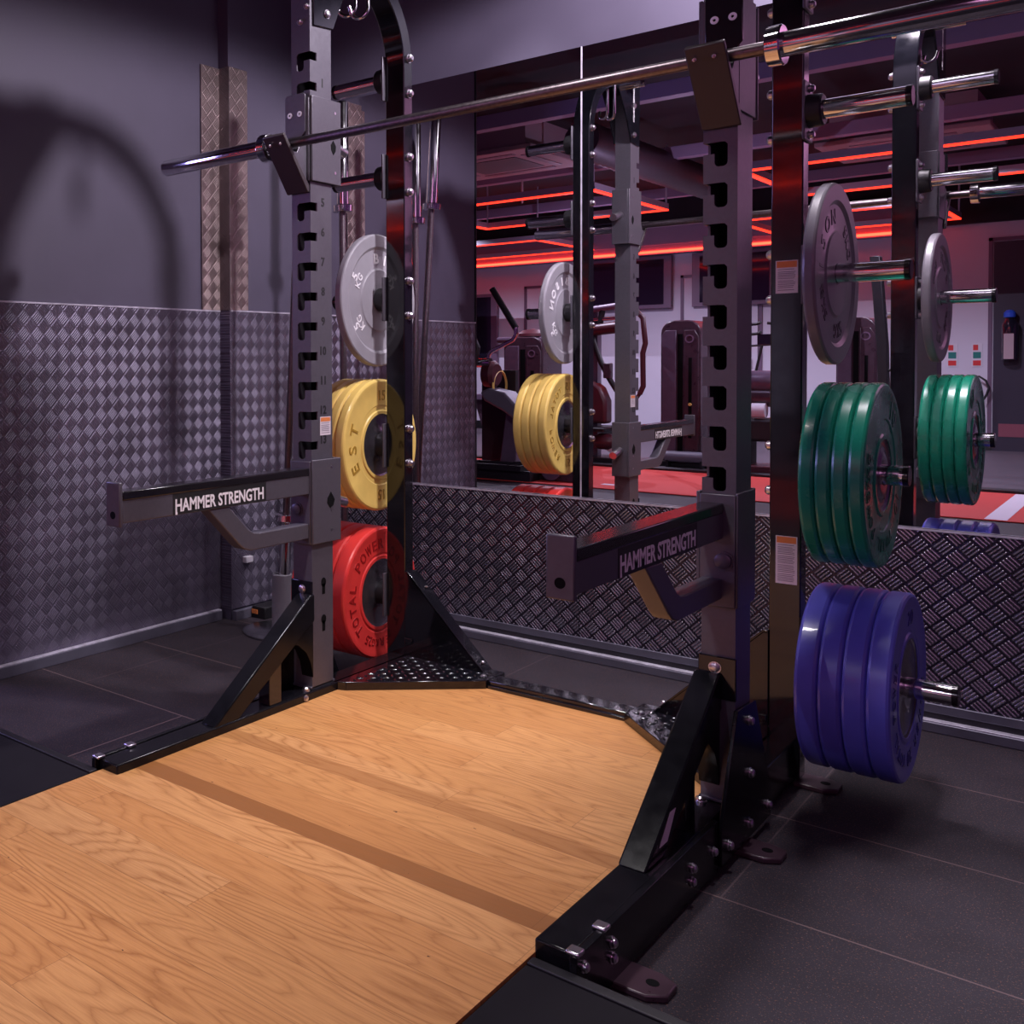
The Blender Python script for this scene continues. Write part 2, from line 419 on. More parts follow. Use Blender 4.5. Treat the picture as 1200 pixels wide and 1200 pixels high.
# rest of the hall, seen in the mirrors
YR = mir(15.25)
wr = struct(MB().box(-14, 4, YR-.15, YR, 0, 3.42).build('wall_rear', M['paint_white']))
struct(MB().box(-14, 4, YR, YR+.02, 0, .13).build('baseboard_rear', M['matt_black']))
bk = struct(MB().box(-14, -2.25, YR, YR+.22, 2.70, 3.0).build('trim_4', M['paint_mauve'], bevel=.004))
bk2 = struct(MB().box(-14, 4, YR, YR+.10, 2.66, 3.42).build('trim_5', M['ceiling']))
struct(MB().box(-14.1, -14, -9, 3.86, 0, 3.42).build('wall_far', M['paint_dark']))
def door(n, x0, x1, z1, mat, lab):
    d = struct(MB().box(x0, x1, YR, YR+.03, 0, z1).build('door_%d' % n, mat, bevel=.003), lab)
    f = MB()
    for a, b in ((x0-.05, x0-.012), (x1+.012, x1+.05)): f.box(a, b, YR, YR+.018, 0, z1+.05)
    f.box(x0-.05, x1+.05, YR, YR+.018, z1+.012, z1+.05)
    f.build('door_frame', M['bezel'], d)
    hd = MB().box(x1-.12, x1-.07, YR+.03, YR+.07, .98, 1.10).build('door_handle', M['steel'], d, bevel=.004)
    return d
door(1, -1.655, -.65, 2.43, M['door_dark'], 'dark door in the far wall')
door(2, -7.31, -6.38, 2.20, M['paint_white'], 'white flush door in the far wall')
door(3, -5.02, -4.10, 2.22, M['paint_white'], 'white flush door beside the dark screens')
kp = MB().box(-1.60, -.70, YR+.03, YR+.034, .17, .32).build('kick_plate', M['kick'], bpy.data.objects['door_1'])

# ------------------------------------------------------------------ lifting platform and mats
CX = -1.3046
ZW = .09
plat = thing('lifting_platform', (CX, 2.2, 0), 'oak lifting platform set into the floor between the rack uprights', 'platform')
deck = [(-1.886, .2), (-.7752, .2), (-.7752, 1.648), (-.7779, 1.66), (-.7779, 2.565), (-1.098, 2.882), (-1.511, 2.882), (-1.8313, 2.565), (-1.8313, 1.66), (-1.886, 1.648)]
MB().prism(deck, 'z', .02, ZW).build('oak_deck', M['wood'], plat)
MB().box(-2.62, -1.889, 1.607, 1.631, 0, .094).build('edge_angle', M['matt_black'], plat, bevel=.002)
MB().box(-.772, -.25, 1.607, 1.631, 0, .090).build('edge_angle', M['matt_black'], plat, bevel=.002)
m = MB().box(-3.6, -1.889, .2, 1.604, 0, .091).build('rubber_mat', M['black_rubber'], bevel=.003)
tag(m, 'thick black rubber mat on the far side of the oak platform', 'mat', 'thick mats flanking the platform')
m = MB().box(-.772, 1.2, .2, 1.604, 0, .088).build('rubber_mat', M['black_rubber'], bevel=.003)
tag(m, 'thick black rubber mat in the near corner beside the oak platform', 'mat', 'thick mats flanking the platform')

# ------------------------------------------------------------------ rack
rack = thing('half_rack', (CX, 2.7, 0), 'grey and black half rack with numbered uprights around the oak platform', 'rack')
YU, YB = 2.4428, 2.5474          # upright front and rear
UO, UI = .6065, .5377            # upright outer / inner face, from the centre line
ZT = 2.372
YP0, YP1 = 2.9543, 3.0043        # rear post front / rear
PO, PI_ = .6092, .5379
YPEG = 2.9754
bolt_mb = lambda c, ax, r=.011, h=.009: MB().lathe([(0, 0), (0, r), (h*.55, r), (h, r*.62), (h, 0)], c, ax, 12) if h > 0 else MB().lathe([(0, 0), (0, r), (h*.55, r), (h, r*.62), (h, 0)], c, ax, 12)
def bolt(parent, c, ax, sgn=1, r=.011, h=.009, mat='steel'):
    return MB().lathe([(0, 0), (0, r*1.25), (sgn*h*.2, r*1.25), (sgn*h*.2, r), (sgn*h*.7, r), (sgn*h, r*.6), (sgn*h, 0)], c, ax, 14).build('bolt', M[mat], parent)

def upright(s):
    # s=-1 far side, +1 near side; slots open on the inner front corner
    X = lambda d: CX+s*d
    mb = MB()
    t = .005
    z0, z1 = .1134, ZT
    leg0, leg1 = UI+.0226, UI+.0490         # slot leg, measured from the centre line
    slots = [1.4791-(n-6)*.0890 for n in range(0, 14)]
    edges = [z0]
    # front face
    prev = z1
    def fbox(d0, d1, a, b): mb.box(X(d0), X(d1), YU, YU+t, a, b)
    def sbox(y0, y1, a, b): mb.box(X(UI), X(UI+t), y0, y1, a, b)
    for zt in slots:
        zb, za = zt-.0535, zt-.0250
        fbox(UI, UO, zt, prev); sbox(YU+t, YB, zt, prev)
        fbox(leg1, UO, zb, zt)
        fbox(UI, leg0, zb, za)
        sbox(YU+.0325, YB, za, zt); sbox(YU+t, YB, zb, za)
        r = .009
        for q in (0, 1):                     # rounded foot of the slot
            xc = leg0 if q == 0 else leg1; d = 1 if q == 0 else -1
            pts = [(X(xc), zb), (X(xc+d*r), zb)] + [(X(xc+d*(r-r*math.cos(a))), zb+r-r*math.sin(a)) for a in (PI*.35, PI*.18)] + [(X(xc), zb+r)]
            mb.prism(pts, 'y', YU, YU+t)
            pts = [(X(xc), zt), (X(xc+d*r*.7), zt), (X(xc), zt-r*.7)]
            if q == 1: mb.prism(pts, 'y', YU, YU+t)
        prev = zb
    fbox(UI, UO, z0, prev); sbox(YU+t, YB, z0, prev)
    mb.box(X(UO-t), X(UO), YU+t, YB, z0, z1)
    mb.box(X(UI+t), X(UO-t), YB-t, YB, z0, z1)
    mb.box(X(UI+t), X(UO-t), YU+t, YB-t, z1-t, z1)
    u = mb.build('upright', M['grey_frame'], rack, smooth=20)
    MB().box(X(UI+.012), X(UO-.012), YB-.03, YB-.012, z0+.05, z1-.05).build('slot_shade_sheet', M['slot_dark'], u)  # dark sheet added in the hollow to paint the shade behind the slots
    for n in range(1, 14):
        num = MB()
        zt = slots[n]
        vs, fs = text_geo(str(n), .03, .5)
        x0, x1, y0, y1 = bounds(vs); k = .024/.69
        if s < 0: ex, nx = Vector((0, 1, 0)), Vector((1, 0, 0))
        else: ex, nx = Vector((0, -1, 0)), Vector((-1, 0, 0))
        o = Vector((X(UI), 2.5035, zt-.0075))
        num.face([o+ex*((v.x-(x0+x1)/2)*k)+Vector((0, 0, 1))*(v.y*k)+nx*((v.z+.5)*.0006) for v in vs], fs)
        num.build('number', M['letter_black'], u)
    for zz in (.418, .3057):
        k = MB()
        xa = X(UI); xb = X(UI)-s*.0008
        pts = [(2.5+.012*math.cos(a), zz+.010+.014*math.sin(a)) for a in [PI*2*i/14 for i in range(14)]]
        k.prism(pts, 'x', xa, xb); k.prism([(2.493, zz-.026), (2.507, zz-.026), (2.507, zz+.005), (2.493, zz+.005)], 'x', xa, xb)
        k.build('keyhole', M['slot_dark'], u)  # flat dark plate painted as the shade of an open hole
    if s < 0:
        sticker(u, 'x', X(UI), 2.4857, 2.5385, .8726, .9283, 3)
    # top gusset plates and bolts
    gs = MB()
    for d0, d1 in ((UI-.006, UI), (UO, UO+.006)):
        gs.prism([(2.456, 2.090), (2.552, 2.098), (2.604, 2.200), (2.70, 2.33), (2.70, ZT), (2.450, ZT)], 'x', X(d0), X(d1))
    g = gs.build('top_gusset', M['gloss_black'], rack, bevel=.0012)
    tx = MB()
    text_on(tx, 'HAMMER STRENGTH', (X(UI)-s*.006 if s < 0 else X(UO+.006), 2.516, 2.345), (0, 0, -1), (0, 1, 0), .15, .016, .01, .0006)
    tx.build('lettering', M['letter_white'], g)
    for zz in (2.1357, 2.27): bolt(g, (X(UI)-s*.006, 2.520, zz), 'x', -s)
    for d, zz in ((.572, 2.104), (.548, 2.145)): bolt(rack, (X(d), YU, zz), 'y', -1, .008, .010)
    return u

def sticker(parent, axis, a, u0, u1, z0, z1, rows, sgn=1):
    def bx(mb, p0, p1, q0, q1, h0, h1):
        if axis == 'x': mb.box(a+sgn*h0, a+sgn*h1, p0, p1, q0, q1)
        else: mb.box(p0, p1, a+sgn*h0, a+sgn*h1, q0, q1)
        return mb
    st = bx(MB(), u0, u1, z0, z1, 0, .0006).build('warning_label', M['sticker_white'], parent)
    w = u1-u0; h = z1-z0; hd = min(.22*h, .016)
    bx(MB(), u0+.05*w, u1-.05*w, z1-hd-.002, z1-.002, .0006, .001).build('label_header', M['sticker_orange'], st)
    ln = MB(); zz = z1-hd-.006
    i = 0
    while zz > z0+.006:
        bx(ln, u0+.10*w, u1-(.10+.12*random.random())*w, zz-.0016, zz, .0006, .0009); zz -= .0042 if i % 5 else .0062; i += 1
    ln.build('label_print', M['sticker_ink'], st)
    return st

UP = {}
for s in (-1, 1): UP[s] = upright(s)

def rear_post(s):
    X = lambda d: CX+s*d
    # post that rises and bends forward in a quarter ring to meet the upright
    R = .30; zc = ZT-R
    out = [(YP1, .02)]; inn = [(YP0, .02)]
    for i in range(0, 13):
        a = PI/2*i/12
        out.append((YP1-R+R*math.cos(a), zc+R*math.sin(a)))
        inn.append((YP1-R+(R-.05)*math.cos(a), zc+(R-.05)*math.sin(a)))
    out.append((YB, ZT)); inn.append((YB, ZT-.05))
    po = MB()
    poly = out+inn[::-1]
    # built as a strip so that the long bent outline stays clean
    for k in range(len(out)-1):
        q = [out[k], out[k+1], inn[k+1], inn[k]]
        vs = [(X(PI_), *c) for c in q]+[(X(PO), *c) for c in q]
        fs = [(0, 1, 5, 4), (2, 3, 7, 6), (0, 3, 2, 1), (4, 5, 6, 7)]
        if k == 0: fs.append((3, 0, 4, 7))
        if k == len(out)-2: fs.append((1, 2, 6, 5))
        po.face(vs, fs)
    bmesh.ops.remove_doubles(po.bm, verts=po.bm.verts[:], dist=1e-5)
    p = po.build('rear_post', M['gloss_black'], rack, bevel=.003)
    return p
POST = {s: rear_post(s) for s in (-1, 1)}
sticker(POST[1], 'y', YP0, -.7553, -.7054, 1.2593, 1.3426, 5, -1)
sticker(POST[1], 'y', YP0, -.7517, -.7033, .5177, .6403, 7, -1)

PEGS = [(2.04, .2203), (1.7145, .2203), (1.3035, .2203), (.810, .2203), (.3035, .3173)]
for s in (-1, 1):
    X = lambda d: CX+s*d
    for z, ln in PEGS:
        pg = MB()
        pg.lathe([(s*(PO+.006), 0), (s*(PO+.006), .0242), (s*(PO+ln-.010), .0242), (s*(PO+ln-.010), 0)], (CX, YPEG, z), 'x', 32)
        pg = pg.build('storage_peg', M['chrome'], rack)
        MB().box(X(PO), X(PO+.0065), 2.937, 3.014, z-.074, z+.074).build('mount_plate', M['grey_frame'], pg, bevel=.002)
        MB().lathe([(s*(PO+.0065), 0), (s*(PO+.0065), .042), (s*(PO+.036), .040), (s*(PO+.040), .036), (s*(PO+.040), 0)], (CX, YPEG, z), 'x', 32).build('stop_collar', M['matt_black'], pg)
        MB().lathe([(s*(PO+ln-.012), 0), (s*(PO+ln-.012), .0255), (s*(PO+ln-.002), .0255), (s*(PO+ln), .023), (s*(PO+ln), 0)], (CX, YPEG, z), 'x', 32).build('end_cap', M['black_plastic'], pg)
        for dz in (-.058, .058):
            bolt(pg, (X(PI_), 2.981, z+dz), 'x', -s, .012, .016)
            bolt(pg, (X(PO+.0065), 2.981, z+dz), 'x', s, .009, .012)

# base frame
for s in (-1, 1):
    X = lambda d: CX+s*d
    bm_ = MB().box(X(.5277), X(.594), 1.6459, 3.055, .012, .1134).build('base_beam', M['satin_black'], rack, bevel=.004)
    pl = MB().box(X(.594), X(.6065), 1.632, 2.335, .008, .116).build('side_plate', M['satin_black'], rack, bevel=.0015)
    for y, z in ((1.7745, .085), (1.658, .092), (1.775, .058), (1.662, .058), (2.176, .072), (2.172, .046), (2.303, .062)): bolt(pl, (X(.6065), y, z), 'x', s, .0085, .009)
    for y in (1.6346+.012, 1.7525): MB().box(X(.585), X(.6085), y-.012, y+.014, .114, .1215).build('clamp', M['steel'], pl, bevel=.003)
    gp = MB().prism([(2.4358, .327), (2.5636, .321), (2.6861, .083), (2.6861, .02), (2.3316, .02), (2.3316, .100)], 'x', X(UO), X(UO+.008)).build('side_gusset', M['satin_black'], rack, bevel=.0015)
    for y, z in ((2.5174, .286), (2.5225, .167), (2.6596, .053), (2.515, .057), (2.375, .054)): bolt(gp, (X(UO+.008), y, z), 'x', s, .0095, .010)
    ft = MB().box(X(.5377), X(.6065), YU-.006, YB+.010, .1134, .1215).build('foot_plate', M['grey_frame'], rack, bevel=.002)
    bolt(rack, (X(.545), YU-.022, .1134), 'z', 1, .010, .012); bolt(rack, (X(.5290), YU-.045, .10), 'x', -s, .008, .008)
    # diagonal brace
    b0, b1 = .5275, .5805
    br = MB().prism([(1.998, .1134), (2.425, .4010), (YU, .4010), (YU, .322), (2.098, .1134)], 'x', X(b0), X(b1)).build('brace', M['satin_black'], rack, bevel=.004)
    MB().box(X(.5377-.004), X(.6065+.004), YU-.008, YU, .345, .4385).build('brace_bracket', M['gloss_black'], br, bevel=.002)
    bolt(br, (X(.568), YU-.008, .4135), 'y', -1, .0105, .007)
    MB().prism([(YU, .330), (YU, .150), (2.432, .195), (2.410, .232), (2.372, .262), (2.345, .266)], 'x', X(b0+.006), X(b1-.004)).build('brace_web', M['satin_black'], br, bevel=.001)
    st = MB().prism([(2.237, .1134), (2.291, .1134), (2.291, .252), (2.237, .2145)], 'x', X(b0+.006), X(b1-.006)).build('brace_strut', M['gloss_black'], rack, bevel=.002)
    if s > 0:
        q = MB().prism([(2.0921-.022, .1395), (2.112, .1395), (2.158, .192), (2.128, .192)], 'x', X(b1), X(b1)+.0008)
        q.build('brace_sticker', M['sticker_white'], br)
    # corner tread plate, cross gusset
    tri = [(X(.5377), 2.552), (X(.5080), 2.565), (X(.2085), 2.880), (X(.2085), 2.960), (X(.5377), 2.960)]
    tp = MB().prism(tri, 'z', .100, .1134)
    for i in range(-1, 12):
        for j_ in range(-1, 15):
            px, py = CX+s*(.5300-.030*i), 2.575+.030*j_
            d = abs(px-CX)
            if d < .222 or d > .527 or py > 2.945 or (py-2.60) < (.500-d)*1.02: continue
            al = PI/4 if (i+j_) % 2 else -PI/4
            ca, sa = math.cos(al), math.sin(al)
            L, w_ = .0125, .0042
            q = [(-L, 0), (-L*.4, -w_), (L*.4, -w_), (L, 0), (L*.4, w_), (-L*.4, w_)]
            base = [(px+a_*ca-b_*sa, py+a_*sa+b_*ca, .1133) for a_, b_ in q]
            top = [(px+.55*(a_*ca-b_*sa), py+.55*(a_*sa+b_*ca), .1162) for a_, b_ in q]
            tp.face(base+top, [tuple(range(6, 12))]+[(k_, (k_+1) % 6, 6+(k_+1) % 6, 6+k_) for k_ in range(6)])
    tp.build('corner_tread', M['gloss_black'], rack, smooth=60)
    e = MB()
    for (a, b) in (((.5270, 2.553), (.5030, 2.565)), ((.5030, 2.565), (.2055, 2.8765))):
        dx, dy = b[0]-a[0], b[1]-a[1]; L = math.hypot(dx, dy); nx, ny = -dy/L*.010, dx/L*.010
        if nx > 0: nx, ny = -nx, -ny
        e.prism([(X(a[0]), a[1]), (X(b[0]), b[1]), (X(b[0]-nx), b[1]-ny), (X(a[0]-nx), a[1]-ny)], 'z', .084, .1155)
    e.build('tread_lip', M['gloss_black'], rack, bevel=.002)
    gus = MB().prism([(X(PI_), .3875), (X(PI_-.012), .3875), (X(.2455), .100), (X(PI_), .100)], 'y', YP0-.004, YP0+.004)
    gu = gus.build('cross_gusset', M['gloss_black'], rack, bevel=.001)
    MB().prism([(X(PI_), .3915), (X(PI_-.013), .3915), (X(.2415), .100), (X(.2505), .100), (X(PI_-.010), .3835), (X(PI_), .3835)], 'y', YP0-.004, YP0+.052).build('gusset_flange', M['gloss_black'], gu, bevel=.0012)
    bolt(gu, (X(.476), YP0+.03, .345), 'z', 1, .006, .004); bolt(gu, (X(.272), YP0+.025, .135), 'z', 1, .006, .006)
    bolt(gu, (X(.235), 2.915, .1134), 'z', 1, .008, .006)
    MB().box(X(PI_-.002), X(PI_-.030), YP0-.010, YP0-.004, .155, .172).build('gusset_tab', M['gloss_black'], gu, bevel=.002)
    # floor tabs
    for y in ([2.50, 3.00] if s < 0 else [1.825, 2.50, 3.00]):
        pts = [(X(.594), y-.045), (X(.66), y-.045), (X(.688), y-.022), (X(.688), y+.026), (X(.66), y+.042), (X(.594), y+.042)]
        tb = MB().prism(pts, 'z', 0, .013).build('floor_tab', M['machine'], rack, bevel=.003)
        MB().lathe([(0, 0), (0, .011), (.0008, .011), (.0008, 0)], (X(.656), y, .013), 'z', 16).build('tab_hole', M['slot_dark'], tb)
MB().box(CX-.2085, CX+.2085, 2.890, 2.960, .02, .1134).build('cross_member', M['gloss_black'], rack, bevel=.004)
MB().box(CX-.206, CX+.206, 2.8815, 2.8895, .0842, .100).build('cross_lip', M['gloss_black'], rack, bevel=.001)
for s in (-1, 1):
    MB().box(CX+s*.2085, CX+s*.5277, 2.961, 3.003, .02, .1134).build('cross_member', M['gloss_black'], rack, bevel=.003)
# grips and band hooks near the top
for s in (-1, 1):
    X = lambda d: CX+s*d
    for y in (2.578, 2.622):
        MB().cyl((X(.69), y, 2.350), (X(.462), y, 2.350), .0145, 20).build('pull_up_grip', M['chrome'], rack)
    for d, y, dz in ((.535, 2.741, -.012), (.572, 2.727, 0.0)):
        pth = [(X(d), y, 2.335), (X(d), y, 2.218+dz)]
        for i in range(1, 11):
            a = PI*i/10
            pth.append((X(d+.023-.023*math.cos(a)), y-.003*i, 2.218+dz-.028*math.sin(a)))
        pth.append((X(d+.048), y-.034, 2.229+dz))
        MB().tube(pth, .0062, 12).build('band_hook', M['chrome'], rack)

# ------------------------------------------------------------------ bar catches and spotter arms (they lift off the uprights)
def jcup(s, label):
    X = lambda d: CX+s*d
    t = thing('bar_catch', (X(.572), YU, 1.62), label, 'bar catch', 'bar catches on the uprights')
    z0, z1 = 1.630, 1.882
    a0, a1 = UI-.0095, UO+.0095
    sl = MB()
    sl.box(X(UI-.0095), X(UI-.0015), 2.440, 2.584, z0, z1); sl.box(X(UO+.0012), X(UO+.0045), 2.436, 2.552, z0, z1)
    sl.box(X(UI-.0015), X(UO+.0015), YU-.0095, YU-.0015, z0, z1-.006)
    sl.box(X(UI-.0015), X(UO+.0015), 2.576, 2.584, z0, z1)
    sl.build('sleeve', M['grey_frame'], t, bevel=.002)
    for zz in (1.665, 1.845): MB().lathe([(0, 0), (0, .0045), (-s*.0006, .0045), (-s*.0006, 0)], (X(UI-.0095), 2.555, zz), 'x', 12).build('pin_hole', M['steel'], t)
    MB().prism([(2.545, 1.762), (2.558, 1.745), (2.556, 1.730), (2.545, 1.718), (2.534, 1.733), (2.532, 1.747)], 'x', X(UI-.0095), X(UI-.0103)).build('sight_hole', M['slot_dark'], t)
    cy = MB().tube([(X(.572), 2.584, 1.765), (X(.572), 2.662, 1.745)], .0165, 20).build('lock_pin', M['steel'], t)
    # guard plate on the upright, with two cap screws
    gp = MB().prism([(X(.545), 1.775), (X(.545), 1.884), (X(.552), 1.890), (X(.612), 1.890), (X(.619), 1.884), (X(.619), 1.775), (X(.607), 1.762), (X(.557), 1.762)], 'y', YU-.0095, YU-.0155)
    gp = gp.build('guard_plate', M['black_plastic'] if s > 0 else M['grey_frame'], t, bevel=.0015)
    for d in (.564, .600): MB().lathe([(0, .003), (0, .0085), (-.002, .0085), (-.0025, .004), (-.0025, .003)], (X(d), YU-.0155, 1.829), 'y', 16).build('cap_screw', M['letter_white'], gp)
    # sloping front plate and saddle liner
    fp = [(2.3155, 1.7480), (2.3235, 1.7560), (2.4395, 1.6160), (2.4395, 1.5960), (2.4310, 1.5960)]
    f = MB().prism(fp, 'x', X(.538), X(.616)).build('hook_plate', M['liner_tan'], t, bevel=.002)
    for d in (.556, .594): bolt(f, (X(d), 2.3260, 1.7250), 'y', -1, .0035, .004)
    MB().prism([(2.3240, 1.7500), (2.3360, 1.7500), (2.3570, 1.7080), (2.3860, 1.7080), (2.4060, 1.7420), (2.4240, 1.7560), (2.4300, 1.7560), (2.4300, 1.6310)], 'x', X(.542), X(.612)).build('saddle_liner', M['grey_frame'], t, bevel=.0015)
    return t
jcup(-1, 'bar catch with a pale guard plate, on the upright with numbers')
jcup(1, 'bar catch with a brown lit hook plate, beside the bar collar near the chrome sleeve')

def spotter(s, label):
    X = lambda d: CX+s*d
    t = thing('spotter_arm', (X(.561), 2.0, .70), label, 'spotter arm', 'safety spotter arms')
    c0, c1 = .5390, .5832
    mid = (c0+c1)/2
    z0, z1 = .549, .801
    sl = MB()
    sl.box(X(UI-.0095), X(UI-.0015), 2.436, 2.578, z0, z1); sl.box(X(UO+.0012), X(UO+.0060), 2.436, 2.556, z0, z1)
    sl.box(X(UI-.0015), X(UO+.0015), YU-.0095, YU-.0015, z0, z1-.004); sl.box(X(UI-.0015), X(UO+.0015), 2.570, 2.578, z0, z1)
    sl.build('sleeve', M['grey_frame'], t, bevel=.002)
    for zz in (.585, .645, .775): MB().lathe([(0, 0), (0, .004), (-s*.0006, .004), (-s*.0006, 0)], (X(UI-.0095), 2.530, zz), 'x', 12).build('pin_hole', M['steel'], t)
    MB().prism([(2.526, .701), (2.545, .676), (2.538, .658), (2.521, .652), (2.507, .668), (2.509, .683)], 'x', X(UI-.0095), X(UI-.0103)).build('sight_hole', M['slot_dark'], t)
    bolt(t, (X(.585), YU-.0095, .652), 'y', -1, .017, .012, 'grey_frame')
    MB().tube([(X(.572), 2.578, .672), (X(.572), 2.656, .652)], .0165, 20).build('lock_pin', M['steel'], t)
    arm = MB().box(X(c0), X(c1), 1.680, 2.4333, .6995, .7580).build('arm_tube', M['grey_frame'], t, bevel=.003)
    MB().box(X(c0-.002), X(c1+.002), 1.681, 2.4330, .7560, .7785).build('top_liner', M['black_plastic'], arm, bevel=.003)
    MB().box(X(c0-.0028), X(c1+.0028), 1.6687, 1.6800, .691, .8012).build('end_plate', M['grey_frame'], t, bevel=.003)
    MB().lathe([(0, 0), (0, .0095), (-.0006, .0095), (-.0006, 0)], (X(mid), 1.6687, .7195), 'y', 18).build('end_hole', M['slot_dark'], t)
    xf = max(X(c0), X(c1))          # the side that looks across the platform
    bg = MB().box(xf, xf+.0006, 1.857, 2.232 if s < 0 else 2.268, .7015, .7555).build('decal', M['letter_black'], arm)
    tx = MB()
    w = .355 if s < 0 else .392
    vs, fs = text_geo('HAMMER STRENGTH', .024, .5)
    text_on(tx, 'HAMMER STRENGTH', (xf+.0006, 1.8655, .7075), (0, 1, 0), (0, 0, 1), w, .0345, .024, .0005)
    tx.box(xf+.0006, xf+.0011, 1.8655, 1.8725, .7010, .7080)
    tx.build('lettering', M['letter_white'], bg)
    lo = [(1.995, .6995), (2.118, .590), (2.140, .575), (2.168, .567), (2.4333, .567)]
    up = [(2.4333, .612), (2.205, .613), (2.180, .617), (2.160, .627), (2.0776, .6995)]
    MB().prism(lo+up, 'x', X(c0+.002), X(c1-.002)).build('arm_stay', M['grey_frame'], t, bevel=.003)
    return t
spotter(-1, 'spotter arm with bright white lettering, reaching past the silver chequered side wall')
spotter(1, 'spotter arm with red light on its top edge, in front of the chequered panel')

# ------------------------------------------------------------------ barbells
def barbell(name, label, shaft_r=.014, sleeve=.445, knurl=True):
    t = thing(name, (0, 0, 0), label, 'barbell')
    MB().lathe([(-.655, .014), (-.30, .014), (-.299, .0142), (.299, .0142), (.30, .014), (.655, .014)], (0, 0, 0), 'x', 32).build('shaft', M['shaft'], t)
    for s in (-1, 1):
        MB().lathe([(s*.684, 0), (s*.684, .0255), (s*(.655+sleeve-.006), .0255), (s*(.655+sleeve), .0225), (s*(.655+sleeve), 0)], (0, 0, 0), 'x', 40).build('sleeve', M['chrome'], t)
        MB().lathe([(s*.655, 0), (s*.655, .036), (s*.657, .040), (s*.681, .0415), (s*.684, .039), (s*.684, 0)], (0, 0, 0), 'x', 40).build('collar', M['chrome'], t)
    return t
bar = barbell('barbell', 'long chrome barbell lying across the two bar catches')
bar.location = (-1.277, 2.3715, 1.7323)
def stand(t, base, top):
    base, top = Vector(base), Vector(top)
    d = (top-base).normalized()
    t.location = base+d*1.10
    t.rotation_euler = Vector((1, 0, 0)).rotation_difference(d).to_euler()
b2 = copy_thing(bar, (0, 0, 0), 'barbell stood on end, leaning in the grey floor holder by the side wall'); stand(b2, (-2.581, 3.222, .040), (-2.458, 3.214, 2.235))
b2['group'] = bar['group'] = 'barbells'
b3 = copy_thing(bar, (0, 0, 0), 'barbell stood on end between the grey plate and the numbered upright, close to the mirror'); stand(b3, (-2.428, 3.444, .004), (-2.432, 3.436, 2.14))
b3.location.z -= .06
b3.location.z = 1.045
b3['group'] = 'barbells'
h = thing('bar_holder', (-2.581, 3.222, 0), 'grey tube floor holder on a round foot by the side wall', 'bar holder')
MB().lathe([(0, .028), (0, .041), (.225, .040), (.228, .036), (.228, .0285), (.02, .0285)], (-2.581, 3.222, .012), 'z', 28).build('tube', M['grey_plate'], h)
MB().lathe([(0, 0), (0, .16), (.008, .16), (.012, .15), (.012, 0)], (-2.581, 3.222, 0), 'z', 40).build('foot', M['hub_steel'], h)
k = thing('cable_box', (-2.80, 3.40, 0), 'small dark box with an orange spot at the foot of the side wall', 'box')
MB().box(-2.832, -2.76, 3.33, 3.46, 0, .05).build('body', M['matt_black'], k, bevel=.004)
MB().box(-2.83, -2.80, 3.326, 3.33, .018, .036).build('switch', M['sticker_orange'], k)
sk = MB().box(-2.858, -2.835, 3.30, 3.345, .235, .262).build('wall_socket', M['white_plastic'], bevel=.003)
tag(sk, 'small white socket low on the chequered side wall beneath the spotter arm', 'socket')

# ------------------------------------------------------------------ plates
def plate_proto(name, label, cat, group, mat, lmat, t, hub_r, letters, tech=False):
    # face looks along +x at x = 0, body runs to x = -t
    r = thing(name, (0, 0, 0), label, cat, group)
    R = .225; e = min(.008, t*.22)
    if not tech:
        half = [(0, hub_r), (0, hub_r+.010), (-.0035, hub_r+.014), (-.0035, .134), (-.001, .138), (-.001, .203), (0, .206), (0, R-e), (-e*.35, R-e*.35), (-e, R)]
        back = [(-t+e, R), (-t+e*.35, R-e*.35), (-t, R-e), (-t, hub_r)]
        prof = half+back+[(0, hub_r)]
    else:
        half = [(-.002, .0265), (-.002, .103), (-.005, .107), (-.006, .112), (-.006, .172), (-.002, .179), (0, .182), (0, R-e), (-e*.35, R-e*.35), (-e, R)]
        back = [(-t+e, R), (-t+e*.35, R-e*.35), (-t, R-e), (-t, .0265)]
        prof = half+back+[(-.002, .0265)]
    MB().lathe(prof, (0, 0, 0), 'x', 96).build('rubber_body', mat, r, smooth=28)
    if tech:
        MB().lathe([(-t, .0252), (-t, .0268), (-.001, .0268), (-.001, .0252), (-t, .0252)], (0, 0, 0), 'x', 40).build('bore_ring', M['hub_steel'], r)
    else:
        MB().lathe([(-t+.001, .0252), (-t+.001, hub_r), (-.002, hub_r), (-.005, hub_r-.006), (-.006, .062), (-.002, .052), (-.001, .045), (-.001, .0252), (-t+.001, .0252)], (0, 0, 0), 'x', 64).build('hub', M['hub_steel'], r, smooth=25)
    for (s, x, Rr, a0, a1, h, off) in letters:
        l = MB(); arc_text(l, s, x, Rr, a0, a1, h, off); l.build('lettering', lmat, r, smooth=20)
    return r
def stack(proto, n, x_face, z, step, labels, flip=False):
    # proto is first of the stack, the next ones lie further along
    for i in range(n):
        loc = (x_face+i*step, YPEG, z)
        if i == 0: proto.location = loc; proto['label'] = labels[0]; LOC[proto.name] = Vector(loc)
        else: copy_thing(proto, loc, labels[i])

